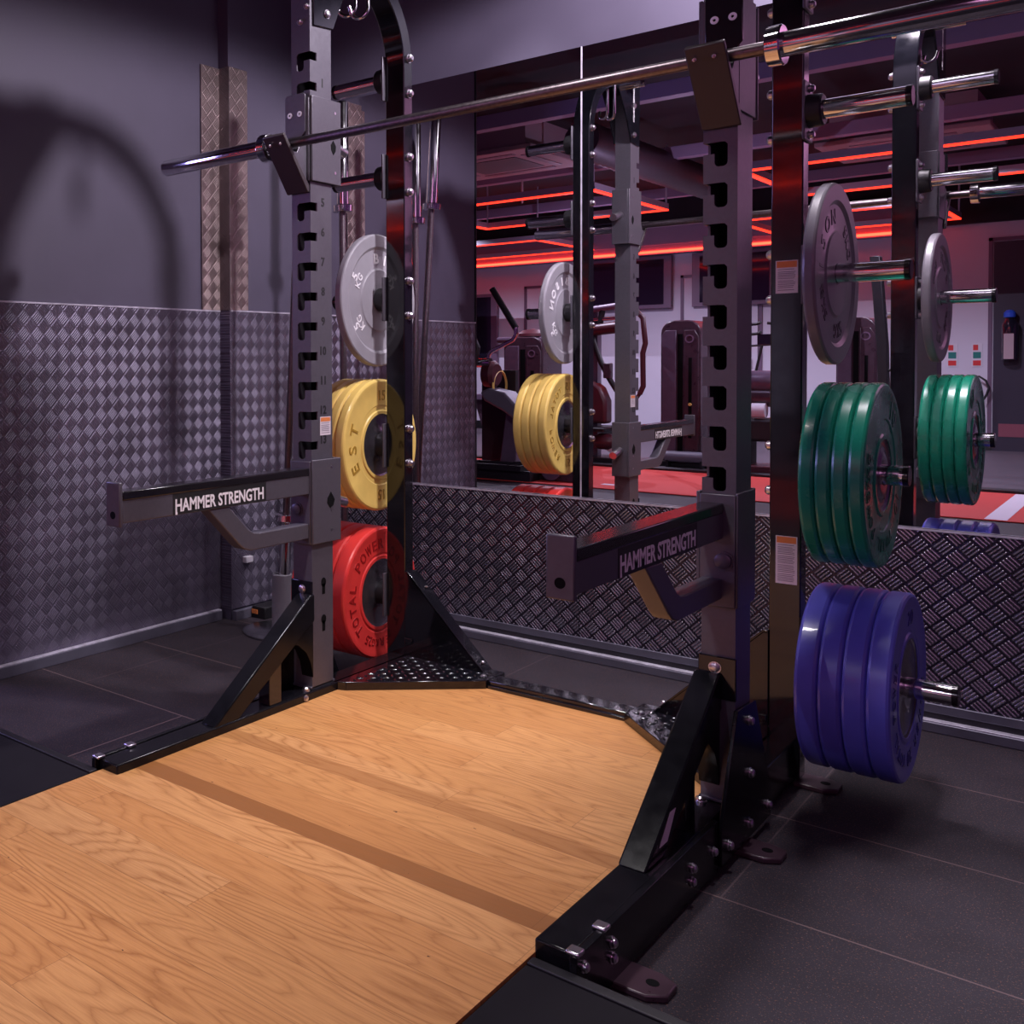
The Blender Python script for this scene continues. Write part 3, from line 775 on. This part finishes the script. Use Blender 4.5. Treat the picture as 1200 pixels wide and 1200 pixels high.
ORD = ['nearest the rack post', 'second from the rack post', 'third from the rack post', 'farthest from the rack post']
gl = plate_proto('weight_plate', 'thin grey plate with white lettering, above the yellow plates', 'weight plate', 'thin grey plates', M['grey_plate'], M['letter_white'], .028, .1,
    [('BISON', -.006, .142, 106, 2, .033, .03), ('5', -.006, .158, 158, 146, .030, .015), ('KG', -.006, .132, 164, 140, .026, .012), ('5', -.006, .158, 222, 208, .030, .015), ('KG', -.006, .132, 228, 204, .026, .012), ('5', -.006, .158, 332, 318, .030, .015), ('KG', -.006, .132, 340, 312, .026, .012)], True)
gl.location = (-1.952, YPEG, 1.3022)
gr = plate_proto('weight_plate', 'thin grey plate with dark raised lettering, above the green plates', 'weight plate', 'thin grey plates', M['grey_dark'], M['grey_l'], .027, .1,
    [('BISON', -.006, .142, 212, 88, .036, .015), ('5KG', -.006, .142, 58, 18, .032, .012), ('5KG', -.006, .142, 232, 196, .030, .012), ('5KG', -.006, .142, 296, 262, .034, .012)], True)
gr.location = (-.6234, YPEG, 1.3022)
ye = plate_proto('weight_plate', 'y', 'weight plate', 'yellow bumper plates', M['yellow'], M['yellow_l'], .0372, .1065,
    [('EST', -.001, .170, 216, 150, .040, .012), ('TOTAL POWER', -.001, .170, 68, -62, .026, .002), ('15', -.001, .170, 98, 82, .034, .006), ('15', -.001, .170, 278, 262, .034, .006)])
stack(ye, 4, -1.946, .8092, -.0375, ['yellow bumper plate, ' + o for o in ORD])
rd = plate_proto('weight_plate', 'r', 'weight plate', 'red bumper plates', M['red'], M['red_l'], .0547, .116,
    [('TOTAL POWER', -.001, .170, 226, 84, .034, .016), ('25', -.001, .170, 250, 236, .030, .004), ('KG', -.001, .170, 264, 250, .024, .004), ('TOTAL POWER', -.001, .170, 46, -96, .028, .004)])
stack(rd, 4, -1.949, .3018, -.055, ['red bumper plate, ' + o for o in ORD])
ORD2 = ['outermost of its stack', 'second from the outside', 'third from the outside', 'against the rack post']
gn = plate_proto('weight_plate', 'g', 'weight plate', 'green bumper plates', M['green'], M['green_l'], .0325, .088,
    [('TOTAL POWER', -.001, .170, 300, 176, .030, .004), ('10', -.001, .170, 72, 44, .044, .010), ('KG', -.001, .170, 178, 158, .030, .005), ('10', -.001, .170, -18, -40, .036, .008)])
stack(gn, 4, -.5254, .8088, -.0329, ['green bumper plate, ' + o for o in ORD2])
bu = plate_proto('weight_plate', 'b', 'weight plate', 'blue bumper plates', M['blue'], M['blue_l'], .0472, .118,
    [('TOTAL POWER', -.001, .170, 256, 146, .028, .004), ('20', -.001, .170, 98, 76, .034, .006), ('20', -.001, .170, 282, 264, .036, .006), ('POWER', -.001, .170, 0, -70, .028, .004)])
stack(bu, 4, -.473, .3023, -.0475, ['blue bumper plate, ' + o for o in ORD2])
# ------------------------------------------------------------------ far side of the hall
tf = MB().box(-13.5, 3.9, mir(10.45), mir(8.68), 0.0042, .010).build('turf_track', M['turf'])
tag(tf, 'long red turf track crossing the hall floor', 'turf track')
for i, (x0, x1, a, b, lab) in enumerate(((-.985, -.865, 8.70, 10.43, 'broad pale line painted across the red turf'), (-3.62, -3.33, 8.93, 9.01, 'short pale dash painted on the red turf by the dark tower'), (-2.62, -2.44, 8.93, 9.01, 'short pale dash painted on the red turf below the exercise bike'))):
    tag(MB().box(x0, x1, mir(b), mir(a), .010, .0112).build('turf_line', M['turf_line']), lab, 'floor line')
tag(MB().box(-13.5, 3.9, mir(10.62), mir(10.452), .0042, .030).build('turf_edging', M['matt_black']), 'black edging strip along the far side of the red turf', 'edging')
st = MB().box(-13.5, -2.2, YR+.212, YR+.236, 2.590, 2.622).build('wall_light_strip', M['led_wall'])
struct(MB().box(-13.5, -2.2, YR, YR+.21, 2.575, 2.70).build('trim_6', M['paint_mauve']))  # valance added to keep the red strip's light off the wall
tag(st, 'long glowing red light strip along the top of the white far wall', 'light strip')

def led_frame(x0, x1, ya, yb, z, label):
    t = thing('light_frame', ((x0+x1)/2, (mir(ya)+mir(yb))/2, z), label, 'ceiling light', 'red ceiling light frames')
    a, b = mir(yb), mir(ya)
    w = .045
    pr = MB()
    pr.box(x0, x1, a, a+w, z+.012, z+.075); pr.box(x0, x1, b-w, b, z+.012, z+.075)
    pr.box(x0, x0+w, a+w, b-w, z+.012, z+.075); pr.box(x1-w, x1, a+w, b-w, z+.012, z+.075)
    pr.build('profile', M['alu'], t)
    ld = MB()
    ld.box(x0, x1, a, a+w, z-.003, z+.012); ld.box(x0, x1, b-w, b, z-.003, z+.012)
    ld.box(x0, x0+w, a+w, b-w, z-.003, z+.012); ld.box(x1-w, x1, a+w, b-w, z-.003, z+.012)
    ld.build('diffuser', M['led'], t)
    for xx in (x0+.02, x1-.02):
        for yy in (a+.02, b-.02): MB().cyl((xx, yy, z+.07), (xx, yy, 3.42), .010, 8).build('hanging_rod', M['alu'], t)
led_frame(-6.11, -4.00, 9.72, 11.65, 2.70, 'red light frame above the turf near the pale ceiling cassette')
led_frame(-2.77, -.66, 9.72, 11.65, 2.70, 'red light frame above the turf, over the broad pale line')
led_frame(-8.25, -6.18, 13.2, 15.0, 2.70, 'red light frame by the far wall, over the left wall screen')
led_frame(-3.84, -1.93, 13.2, 15.0, 2.70, 'red light frame by the far wall, in front of the dark door')

for i, yv in enumerate((8.22, 10.78, 13.3)):
    struct(MB().box(-13.9, 3.9, mir(yv)-.06, mir(yv)+.06, 3.08, 3.20).build('trim_%d' % (7+i), M['beam'], bevel=.004))
def cassette(x0, x1, ya, yb, z, label):
    t = thing('ceiling_cassette', ((x0+x1)/2, mir((ya+yb)/2), z), label, 'air conditioner', 'ceiling cassettes')
    a, b = mir(yb), mir(ya)
    MB().box(x0, x1, a, b, z, z+.05).build('fascia', M['ac'], t, bevel=.01)
    MB().box(x0+.1, x1-.1, a+.1, b-.1, z+.05, 3.42).build('casing', M['ac'], t)
    MB().box(x0+.30, x1-.30, a+.30, b-.30, z-.006, z).build('intake_grille', M['duct'], t, bevel=.002)
    for q in ((x0+.14, x0+.22, a+.25, b-.25), (x1-.22, x1-.14, a+.25, b-.25), (x0+.25, x1-.25, a+.14, a+.22), (x0+.25, x1-.25, b-.22, b-.14)):
        MB().box(*q, z-.005, z).build('louvre', M['bezel'], t, bevel=.002)
cassette(-5.62, -4.37, 9.17, 10.42, 3.08, 'pale square air conditioner under the ceiling beside a red light frame')
cassette(-2.55, -1.25, 11.20, 12.35, 3.08, 'mauve square air conditioner above the open red light frame')
du = MB()
du.tube([(-3.78, mir(8.9+.06*i), 3.02) for i in range(62)], [.155+.012*(i % 2) for i in range(62)], 20)
tag(du.build('ventilation_duct', M['duct'], smooth=60), 'ribbed round ventilation duct running along the dark ceiling', 'duct')
tag(MB().cyl((-6.5, mir(14.2), 2.88), (3, mir(14.2), 2.88), .035, 14).build('ceiling_pipe', M['alu']), 'thin grey pipe under the ceiling along the far wall', 'pipe')
rg = [(-4.95+.0, mir(10.2)+.09*math.cos(PI*2*i/20), 2.86+.115*math.sin(PI*2*i/20)) for i in range(20)]
tag(MB().tube([(p[0]+.5*(p[1]-mir(10.2)), p[1], p[2]) for p in rg], .009, 8, closed=True).build('cable_loop', M['white_plastic']), 'white cable loop hanging from the ceiling beam', 'cable')

def screen(name, x0, x1, z0, z1, label):
    t = thing(name, ((x0+x1)/2, YR, z0), label, 'screen', 'wall screens')
    MB().box(x0, x1, YR+.02, YR+.09, z0, z1).build('bezel', M['bezel'], t, bevel=.004)
    MB().box(x0+.10, x1-.10, YR+.09, YR+.096, z0+.055, z1-.05).build('screen_panel', M['screen'], t)
    return t
screen('wall_screen', -6.45, -5.17, 1.82, 2.56, 'dark wall screen behind the far upright in the mirror')
screen('wall_screen', -4.90, -3.85, 1.82, 2.56, 'dark wall screen showing red light, between the two near posts in the mirror')
screen('wall_screen', -9.10, -7.78, 1.06, 2.16, 'tall dark blue screen at the end of the side wall in the mirror')

def sign(x0, x1, label):
    t = thing('fire_sign', ((x0+x1)/2, YR, .98), label, 'sign', 'fire action signs')
    MB().box(x0, x1, YR, YR+.006, .980, 1.255).build('backing', M['white_plastic'], t)
    w = x1-x0
    MB().box(x0+.012, x0+.6*w, YR+.006, YR+.008, 1.175, 1.240).build('pictogram', M['sign_red'], t)
    MB().box(x0+.012, x1-.012, YR+.006, YR+.008, 1.080, 1.155).build('green_field', M['sign_green'], t)
    MB().box(x0+.012, x1-.012, YR+.006, YR+.008, .995, 1.055).build('red_field', M['sign_red'], t)
sign(-2.085, -1.985, 'small red and green fire sign half behind the grey plate')
sign(-1.852, -1.755, 'small red and green fire sign nearer the dark door')
ex = thing('fire_extinguisher', (-1.84, YR+.10, .42), 'red fire extinguisher on the wall under the fire signs', 'fire extinguisher')
MB().lathe([(0, 0), (0, .07), (.34, .07), (.39, .045), (.41, .02), (.41, 0)], (-1.84, YR+.10, .40), 'z', 24).build('cylinder', M['ext_red'], ex)
MB().box(-1.87, -1.81, YR+.085, YR+.115, .81, .86).build('valve', M['sticker_orange'], ex, bevel=.004)
MB().tube([(-1.83, YR+.1, .85), (-1.77, YR+.1, .87), (-1.71, YR+.1, .82), (-1.68, YR+.1, .74), (-1.70, YR+.1, .66), (-1.73, YR+.1, .60)], .012, 10).build('hose', M['matt_black'], ex)
bo = thing('soap_dispenser', (-1.50, YR+.08, 1.06), 'dark dispenser bottle with a blue cap on the dark door', 'dispenser')
MB().lathe([(0, 0), (0, .075), (.40, .078), (.47, .05), (.49, .03), (.49, 0)], (-1.50, YR+.11, 1.06), 'z', 24).build('bottle', M['screen'], bo)
MB().lathe([(0, .0), (0, .055), (.05, .055), (.08, .03), (.085, 0)], (-1.50, YR+.11, 1.55), 'z', 24).build('cap', M['cap_blue'], bo)
MB().box(-1.545, -1.455, YR+.186, YR+.192, 1.07, 1.36).build('paper_label', M['ac'], bo)

def tower(x0, x1, yv, h, label, name='weight_tower'):
    t = thing(name, ((x0+x1)/2, mir(yv)-.25, 0), label, 'gym machine', 'weight stack towers')
    yf = mir(yv); w = x1-x0
    def arch(a, b, top, y0, y1, r):
        pts = [(a, .06), (b, .06)]
        for i in range(7):
            q = PI/2*i/6; pts.append((b-r+r*math.cos(q), top-r+r*math.sin(q)))
        for i in range(7):
            q = PI/2+PI/2*i/6; pts.append((a+r+r*math.cos(q), top-r+r*math.sin(q)))
        return MB().prism(pts, 'y', y0, y1)
    arch(x0, x1, h, yf-.50, yf, .13).build('front_shell', M['machine'], t, bevel=.012)
    MB().prism([(x0+.012, .10), (x0+.40*w, .10), (x0+.40*w, h-.10), (x0+.05, h-.10), (x0+.012, h-.15)], 'y', yf, yf+.012).build('side_panel', M['machine_side'], t, bevel=.008)
    MB().box(x0+.43*w, x0+.56*w, yf-.002, yf+.004, .10, h-.14).build('weight_stack', M['slot_dark'], t)
    MB().prism([(x0+.60*w, .10), (x1-.012, .10), (x1-.012, h-.17), (x1-.05, h-.10), (x0+.60*w, h-.10)], 'y', yf, yf+.02).build('front_cover', M['machine'], t, bevel=.008)
    MB().box(x0+.72*w, x0+.80*w, yf+.02, yf+.026, .30, h-.38).build('pin_slot', M['slot_dark'], t)
    MB().lathe([(.02, 0), (.02, .018), (.035, .014), (.035, 0)], (x0+.76*w, yf, .64), 'y', 12).build('selector_pin', M['yellow'], t)
    MB().lathe([(.02, .030), (.02, .042), (.024, .042), (.024, .030), (.02, .030)], (x0+.74*w, yf, h-.19), 'y', 24).build('emblem', M['bezel'], t)
    MB().box(x0-.04, x1+.12, yf-.55, yf+.06, .0042, .06).build('base', M['matt_black'], t, bevel=.008)
    return t
t1 = tower(-3.85, -3.47, 11.0, 1.49, 'rounded maroon weight tower with a yellow pin, in front of the white door')
MB().tube([(-3.76, mir(10.90), .115), (-3.40, mir(10.90), .115)], .055, 18).build('foot_roller', M['pad_grey'], t1)
for xx in (-3.74, -3.42): MB().box(xx-.012, xx+.012, mir(10.94), mir(10.86), .0042, .10).build('roller_bracket', M['matt_black'], t1)
t2 = tower(-5.56, -5.10, 11.0, 1.36, 'maroon weight tower with a domed cross bar behind the yellow plates')
MB().tube([(-5.68, mir(11.1), 1.33), (-5.02, mir(11.1), 1.33)], .035, 14).build('cross_bar', M['machine_side'], t2)
MB().lathe([(0, .18), (.03, .17), (.07, .11), (.085, 0)], (-5.30, mir(11.2), 1.37), 'z', 24).build('dome', M['upholstery'], t2)
t3 = tower(-2.53, -2.19, 12.0, 1.50, 'maroon weight tower seen between the grey plate and the mirror post')
ps = thing('machine_column', (-2.15, mir(11.6), 0), 'tall black machine column beside the farthest maroon tower', 'gym machine')
MB().prism([(-2.06, .0042), (-2.0, .0042), (-2.03, 1.2), (-2.09, 2.05), (-2.17, 2.05), (-2.11, 1.2)], 'y', mir(11.66), mir(11.54)).build('column', M['matt_black'], ps, bevel=.006)
MB().tube([(-2.05, mir(11.6), .98), (-1.93, mir(11.6), .97)], .014, 10).build('side_peg', M['matt_black'], ps)

# machine with lever handles, near the end of the side wall
a = thing('press_machine', (-4.6, mir(9.0), .0102), 'dark lever machine with a grey pad and a foot tray on the turf', 'gym machine')
Y9 = mir(9.0)
MB().tube([(-4.665, Y9, 1.775), (-4.43, Y9, 1.395)], .030, 14).build('lever_grip', M['matt_black'], a)
MB().tube([(-4.432, Y9, 1.40), (-4.425, Y9, 1.335), (-4.46, Y9, 1.285), (-4.67, Y9, 1.185), (-4.700, Y9, 1.15), (-4.705, Y9, 1.06)], .021, 14).build('lever_tube', M['chrome'], a)
MB().tube([(-4.85, Y9+.1, 1.42), (-4.76, Y9+.1, 1.22), (-4.80, Y9+.08, 1.06)], .026, 12).build('lever_tube', M['matt_black'], a)
MB().tube([(-4.86, Y9, 1.075), (-4.68, Y9, 1.075)], .045, 18).build('pivot_tube', M['chrome'], a)
MB().lathe([(-.05, 0), (-.05, .12), (.03, .13), (.06, .10), (.06, 0)], (-4.70, Y9-.05, .965), 'x', 28).build('pivot_hub', M['upholstery'], a)
MB().lathe([(0, .13), (.012, .15), (.024, .13), (0, .13)], (-4.66, Y9-.12, .86), 'x', 28).build('yellow_ring', M['yellow'], a)
MB().prism([(-4.74, .80), (-4.66, .835), (-4.50, .80), (-4.28, .58), (-4.36, .52), (-4.52, .63), (-4.70, .72)], 'y', Y9-.16, Y9+.10).build('arm_pad', M['pad_grey'], a, bevel=.02)
MB().prism([(-4.60, .06), (-4.44, .06), (-4.40, .68), (-4.52, .68)], 'y', Y9-.10, Y9).build('column', M['machine_side'], a, bevel=.01)
MB().box(-4.95, -4.60, Y9-.40, Y9-.34, .0102, 1.0).build('rear_column', M['matt_black'], a)
MB().prism([(-4.66, .04), (-4.40, .04), (-4.12, .06), (-4.12, .20), (-4.40, .16)], 'y', Y9-.20, Y9+.12).build('frame', M['matt_black'], a, bevel=.01)
tr = MB()
tr.box(-4.80, -4.22, Y9+.02, Y9+.34, .100, .118)
tr.box(-4.80, -4.22, Y9+.02, Y9+.045, .118, .150); tr.box(-4.80, -4.22, Y9+.315, Y9+.34, .118, .150)
tr.box(-4.80, -4.775, Y9+.045, Y9+.315, .118, .150); tr.box(-4.245, -4.22, Y9+.045, Y9+.315, .118, .150)
tr = tr.build('foot_tray', M['matt_black'], a)
MB().box(-4.77, -4.25, Y9+.05, Y9+.31, .118, .124).build('tray_mat', M['alu'], tr)
MB().box(-4.74, -4.15, Y9+.05, Y9+.30, .0102, .10).build('tray_base', M['matt_black'], a)
MB().lathe([(-.02, 0), (-.02, .085), (.02, .085), (.02, 0)], (-4.03, Y9+.13, .105), 'y', 24).build('side_cap', M['machine_side'], a)
MB().box(-4.30, -3.80, Y9-.1, Y9+.1, .0102, .12).build('base', M['machine'], a, bevel=.01)
bn = thing('flat_bench', (-7.2, mir(14.0), 0), 'grey framed bench far back by the white wall', 'bench')
MB().box(-7.6, -6.6, mir(14.15), mir(13.85), .52, .60).build('seat', M['machine_side'], bn, bevel=.01)
for xx, dx in ((-7.35, .16), (-6.75, .16)): MB().prism([(xx, .0042), (xx+.12, .0042), (xx+.12-dx, .52), (xx-dx, .52)], 'y', mir(14.06), mir(13.94)).build('leg', M['machine'], bn)

# seated machine behind the far upright's reflection
b = thing('seated_press', (-4.4, mir(10.9), 0), 'maroon padded machine behind the far upright in the mirror', 'gym machine')
YB9 = mir(10.9)
MB().tube([(-4.62, YB9, 1.62), (-4.22, YB9, 1.66)], .035, 12).build('top_bar', M['bezel'], b)
MB().tube([(-4.62, YB9, 1.52), (-4.24, YB9, 1.53)], .022, 12).build('chrome_bar', M['chrome'], b)
MB().tube([(-4.40, YB9, 1.62), (-4.44, YB9, 1.40)], .03, 10).build('strut', M['matt_black'], b)
MB().tube([(-4.62, YB9, 1.40), (-4.20, YB9, 1.44)], .062, 16).build('chest_pad', M['upholstery'], b)
MB().tube([(-4.52, YB9, 1.36), (-4.42, YB9, 1.08), (-4.33, YB9, .90), (-4.26, YB9, .78), (-4.16, YB9, .77)], .028, 10).build('linkage', M['matt_black'], b)
MB().box(-4.38, -4.30, YB9-.03, YB9+.04, .90, 1.06).build('clamp', M['machine'], b, bevel=.01)
MB().prism([(-4.60, .42), (-4.34, .42), (-4.34, .66), (-4.40, .80), (-4.50, .88), (-4.60, .88)], 'y', YB9-.12, YB9+.06).build('seat_back', M['upholstery'], b, bevel=.03)
MB().box(-4.66, -4.30, YB9-.2, YB9+.2, .34, .385).build('seat', M['matt_black'], b, bevel=.012)
MB().lathe([(-.10, 0), (-.10, .055), (-.05, .085), (.05, .085), (.10, .055), (.10, 0)], (-4.36, YB9+.05, .235), 'x', 24).build('ankle_roller', M['upholstery'], b)
MB().prism([(-4.50, .24), (-4.46, .27), (-4.17, .10), (-4.21, .07)], 'y', YB9, YB9+.06).build('white_link', M['white_plastic'], b, bevel=.004)
MB().box(-4.62, -4.20, YB9-.25, YB9+.15, .0042, .07).build('base', M['matt_black'], b, bevel=.01)
MB().box(-4.56, -4.46, YB9-.12, YB9-.02, .06, 1.6).build('column', M['machine_side'], b)
MB().tube([(-4.06, YB9, 1.61), (-3.99, YB9, 1.52), (-3.965, YB9, 1.26), (-3.99, YB9, 1.16), (-3.985, YB9, .82), (-4.02, YB9, .74)], .026, 12).build('guard_bar', M['upholstery'], b)
MB().tube([(-4.06, YB9, 1.61), (-4.30, YB9-.04, 1.66)], .02, 10).build('guard_bar', M['upholstery'], b)
MB().tube([(-4.02, YB9, .74), (-4.30, YB9-.04, .36)], .02, 10).build('guard_bar', M['upholstery'], b)

# exercise bike between the two near posts in the mirror
k = thing('exercise_bike', (-2.9, mir(11.0), .0042), 'dark exercise bike with a small monitor, between the two near posts in the mirror', 'exercise bike')
Y11 = mir(11.0)
for zz in (1.43, 1.335): MB().tube([(-3.10, Y11, zz-.01), (-2.97, Y11, zz), (-2.93, Y11+.02, zz+.012)], .014, 10).build('handle', M['matt_black'], k)
MB().tube([(-2.88, Y11, 1.435), (-2.76, Y11, 1.42)], .014, 10).build('handle', M['matt_black'], k)
MB().box(-2.965, -2.845, Y11-.03, Y11+.01, 1.225, 1.33).build('monitor', M['screen'], k, bevel=.008)
MB().tube([(-3.1, Y11, 1.215), (-2.83, Y11, 1.23)], .010, 8).build('monitor_bar', M['matt_black'], k)
MB().tube([(-2.925, Y11, 1.22), (-2.985, Y11, .93)], .012, 8).build('stem', M['matt_black'], k)
MB().lathe([(-.25, 0), (-.25, .06), (-.1, .10), (.15, .10), (.25, .05), (.25, 0)], (-2.95, Y11, .88), 'x', 24).build('top_shroud', M['machine_side'], k)
MB().lathe([(-.28, 0), (-.28, .10), (.25, .10), (.25, 0)], (-2.95, Y11-.02, .73), 'x', 24).build('drive_housing', M['machine'], k)
MB().lathe([(-.06, 0), (-.06, .07), (.06, .07), (.06, 0)], (-2.93, Y11+.06, .60), 'x', 20).build('pedal', M['white_plastic'], k)
MB().box(-3.2, -2.7, Y11-.2, Y11+.1, .30, .52).build('seat_base', M['matt_black'], k, bevel=.03)
MB().box(-3.15, -3.02, Y11-.2, Y11, .06, .32).build('leg', M['matt_black'], k); MB().box(-2.80, -2.70, Y11-.2, Y11, .06, .32).build('leg', M['matt_black'], k)
MB().box(-3.25, -2.65, Y11-.25, Y11+.15, .0042, .07).build('base', M['upholstery'], k, bevel=.01)
# ------------------------------------------------------------------ light, world, camera
def light(name, typ, loc, energy, col=(1, 1, 1), size=.05, target=None, spot=None, blend=.5, size_y=None):
    L = bpy.data.lights.new(name, typ); L.energy = energy; L.color = col
    if typ == 'AREA':
        L.size = size
        if size_y: L.shape = 'RECTANGLE'; L.size_y = size_y
    else: L.shadow_soft_size = size
    if spot: L.spot_size = math.radians(spot); L.spot_blend = blend
    o = bpy.data.objects.new(name, L); COL.objects.link(o); o.location = loc
    if target is not None: o.rotation_euler = (Vector(target)-Vector(loc)).to_track_quat('-Z', 'Y').to_euler()
    return o
light('ceiling_spot_rack', 'SPOT', (-.72, 3.02, 2.76), 190, (1, .90, 1.0), .075, (-.72, 3.02, 0), 166, .16)
light('ceiling_spot_wall', 'SPOT', (-1.70, 3.38, 2.95), 75, (1, .93, 1.0), .04, (-2.05, 3.42, 0), 58, .5)
light('ceiling_spot_platform', 'SPOT', (-1.30, 1.55, 3.25), 185, (1, .93, .95), .12, (-1.60, 1.75, 0), 78, 1.0)
light('magenta_fill', 'AREA', (1.3, -.6, 2.9), 17, (1.0, .42, .82), 2.0, (-1.6, 2.6, 1.0))  # unseen area fill added to tint the front faces magenta
light('blue_fill', 'AREA', (-4.9, .9, 1.9), 38, (.42, .36, 1.0), 1.0, (-1.6, 2.4, 1.0))  # unseen area fill added to turn front faces blue-violet
for i, (x, yv) in enumerate(((-2.2, 12.5), (-5.2, 12.8), (-7.6, 12.8), (-1.4, 10.7), (-5.0, 10.7))):
    light('hall_lamp', 'SPOT', (x, mir(yv), 3.0), 210, (.80, .76, 1.0), 0.0, (x, mir(yv), 0), 150, .5)
for x, yv in ((-3.3, 9.9), (-5.6, 13.0)):
    light('uplight_fill', 'POINT', (x, mir(yv), 2.2), 17, (.72, .60, 1.0), 0.0)  # added point fill without a fixture, brightens beams and cassettes
W = bpy.data.worlds.new('World'); S.world = W; W.use_nodes = True
W.node_tree.nodes['Background'].inputs[0].default_value = (.30, .075, .34, 1); W.node_tree.nodes['Background'].inputs[1].default_value = .22

cam = bpy.data.cameras.new('Camera'); co = bpy.data.objects.new('Camera', cam); COL.objects.link(co)
F, CXP, CYP, YAW, PITCH, ROLL, H = 1192.58, 185.76, 451.90, .7951, .0219, .0075, 1.0932
cam.sensor_fit = 'HORIZONTAL'; cam.sensor_width = 36; cam.lens = F*36/1200
cam.shift_x = (600-CXP)/1200; cam.shift_y = -(600-CYP)/1200
cam.clip_start = .02; cam.clip_end = 60
c, s = math.cos(YAW), math.sin(YAW); cp, sp = math.cos(PITCH), math.sin(PITCH); cr, sr = math.cos(ROLL), math.sin(ROLL)
right = Vector((c, s, 0)); fwd = Vector((-s, c, 0)); upv = Vector((0, 0, 1))
f2 = fwd*cp-upv*sp; u2 = upv*cp+fwd*sp
r3 = right*cr-u2*sr; u3 = right*sr+u2*cr
co.matrix_world = Matrix(((r3.x, u3.x, -f2.x, 0), (r3.y, u3.y, -f2.y, 0), (r3.z, u3.z, -f2.z, H), (0, 0, 0, 1)))
S.camera = co
S.view_settings.view_transform = 'Standard'; S.view_settings.look = 'None'; S.view_settings.exposure = 0.0; S.view_settings.gamma = 1.0
S.cycles.max_bounces = 10; S.cycles.glossy_bounces = 6; S.cycles.diffuse_bounces = 4
S.cycles.sample_clamp_indirect = 4.0; S.cycles.blur_glossy = .6
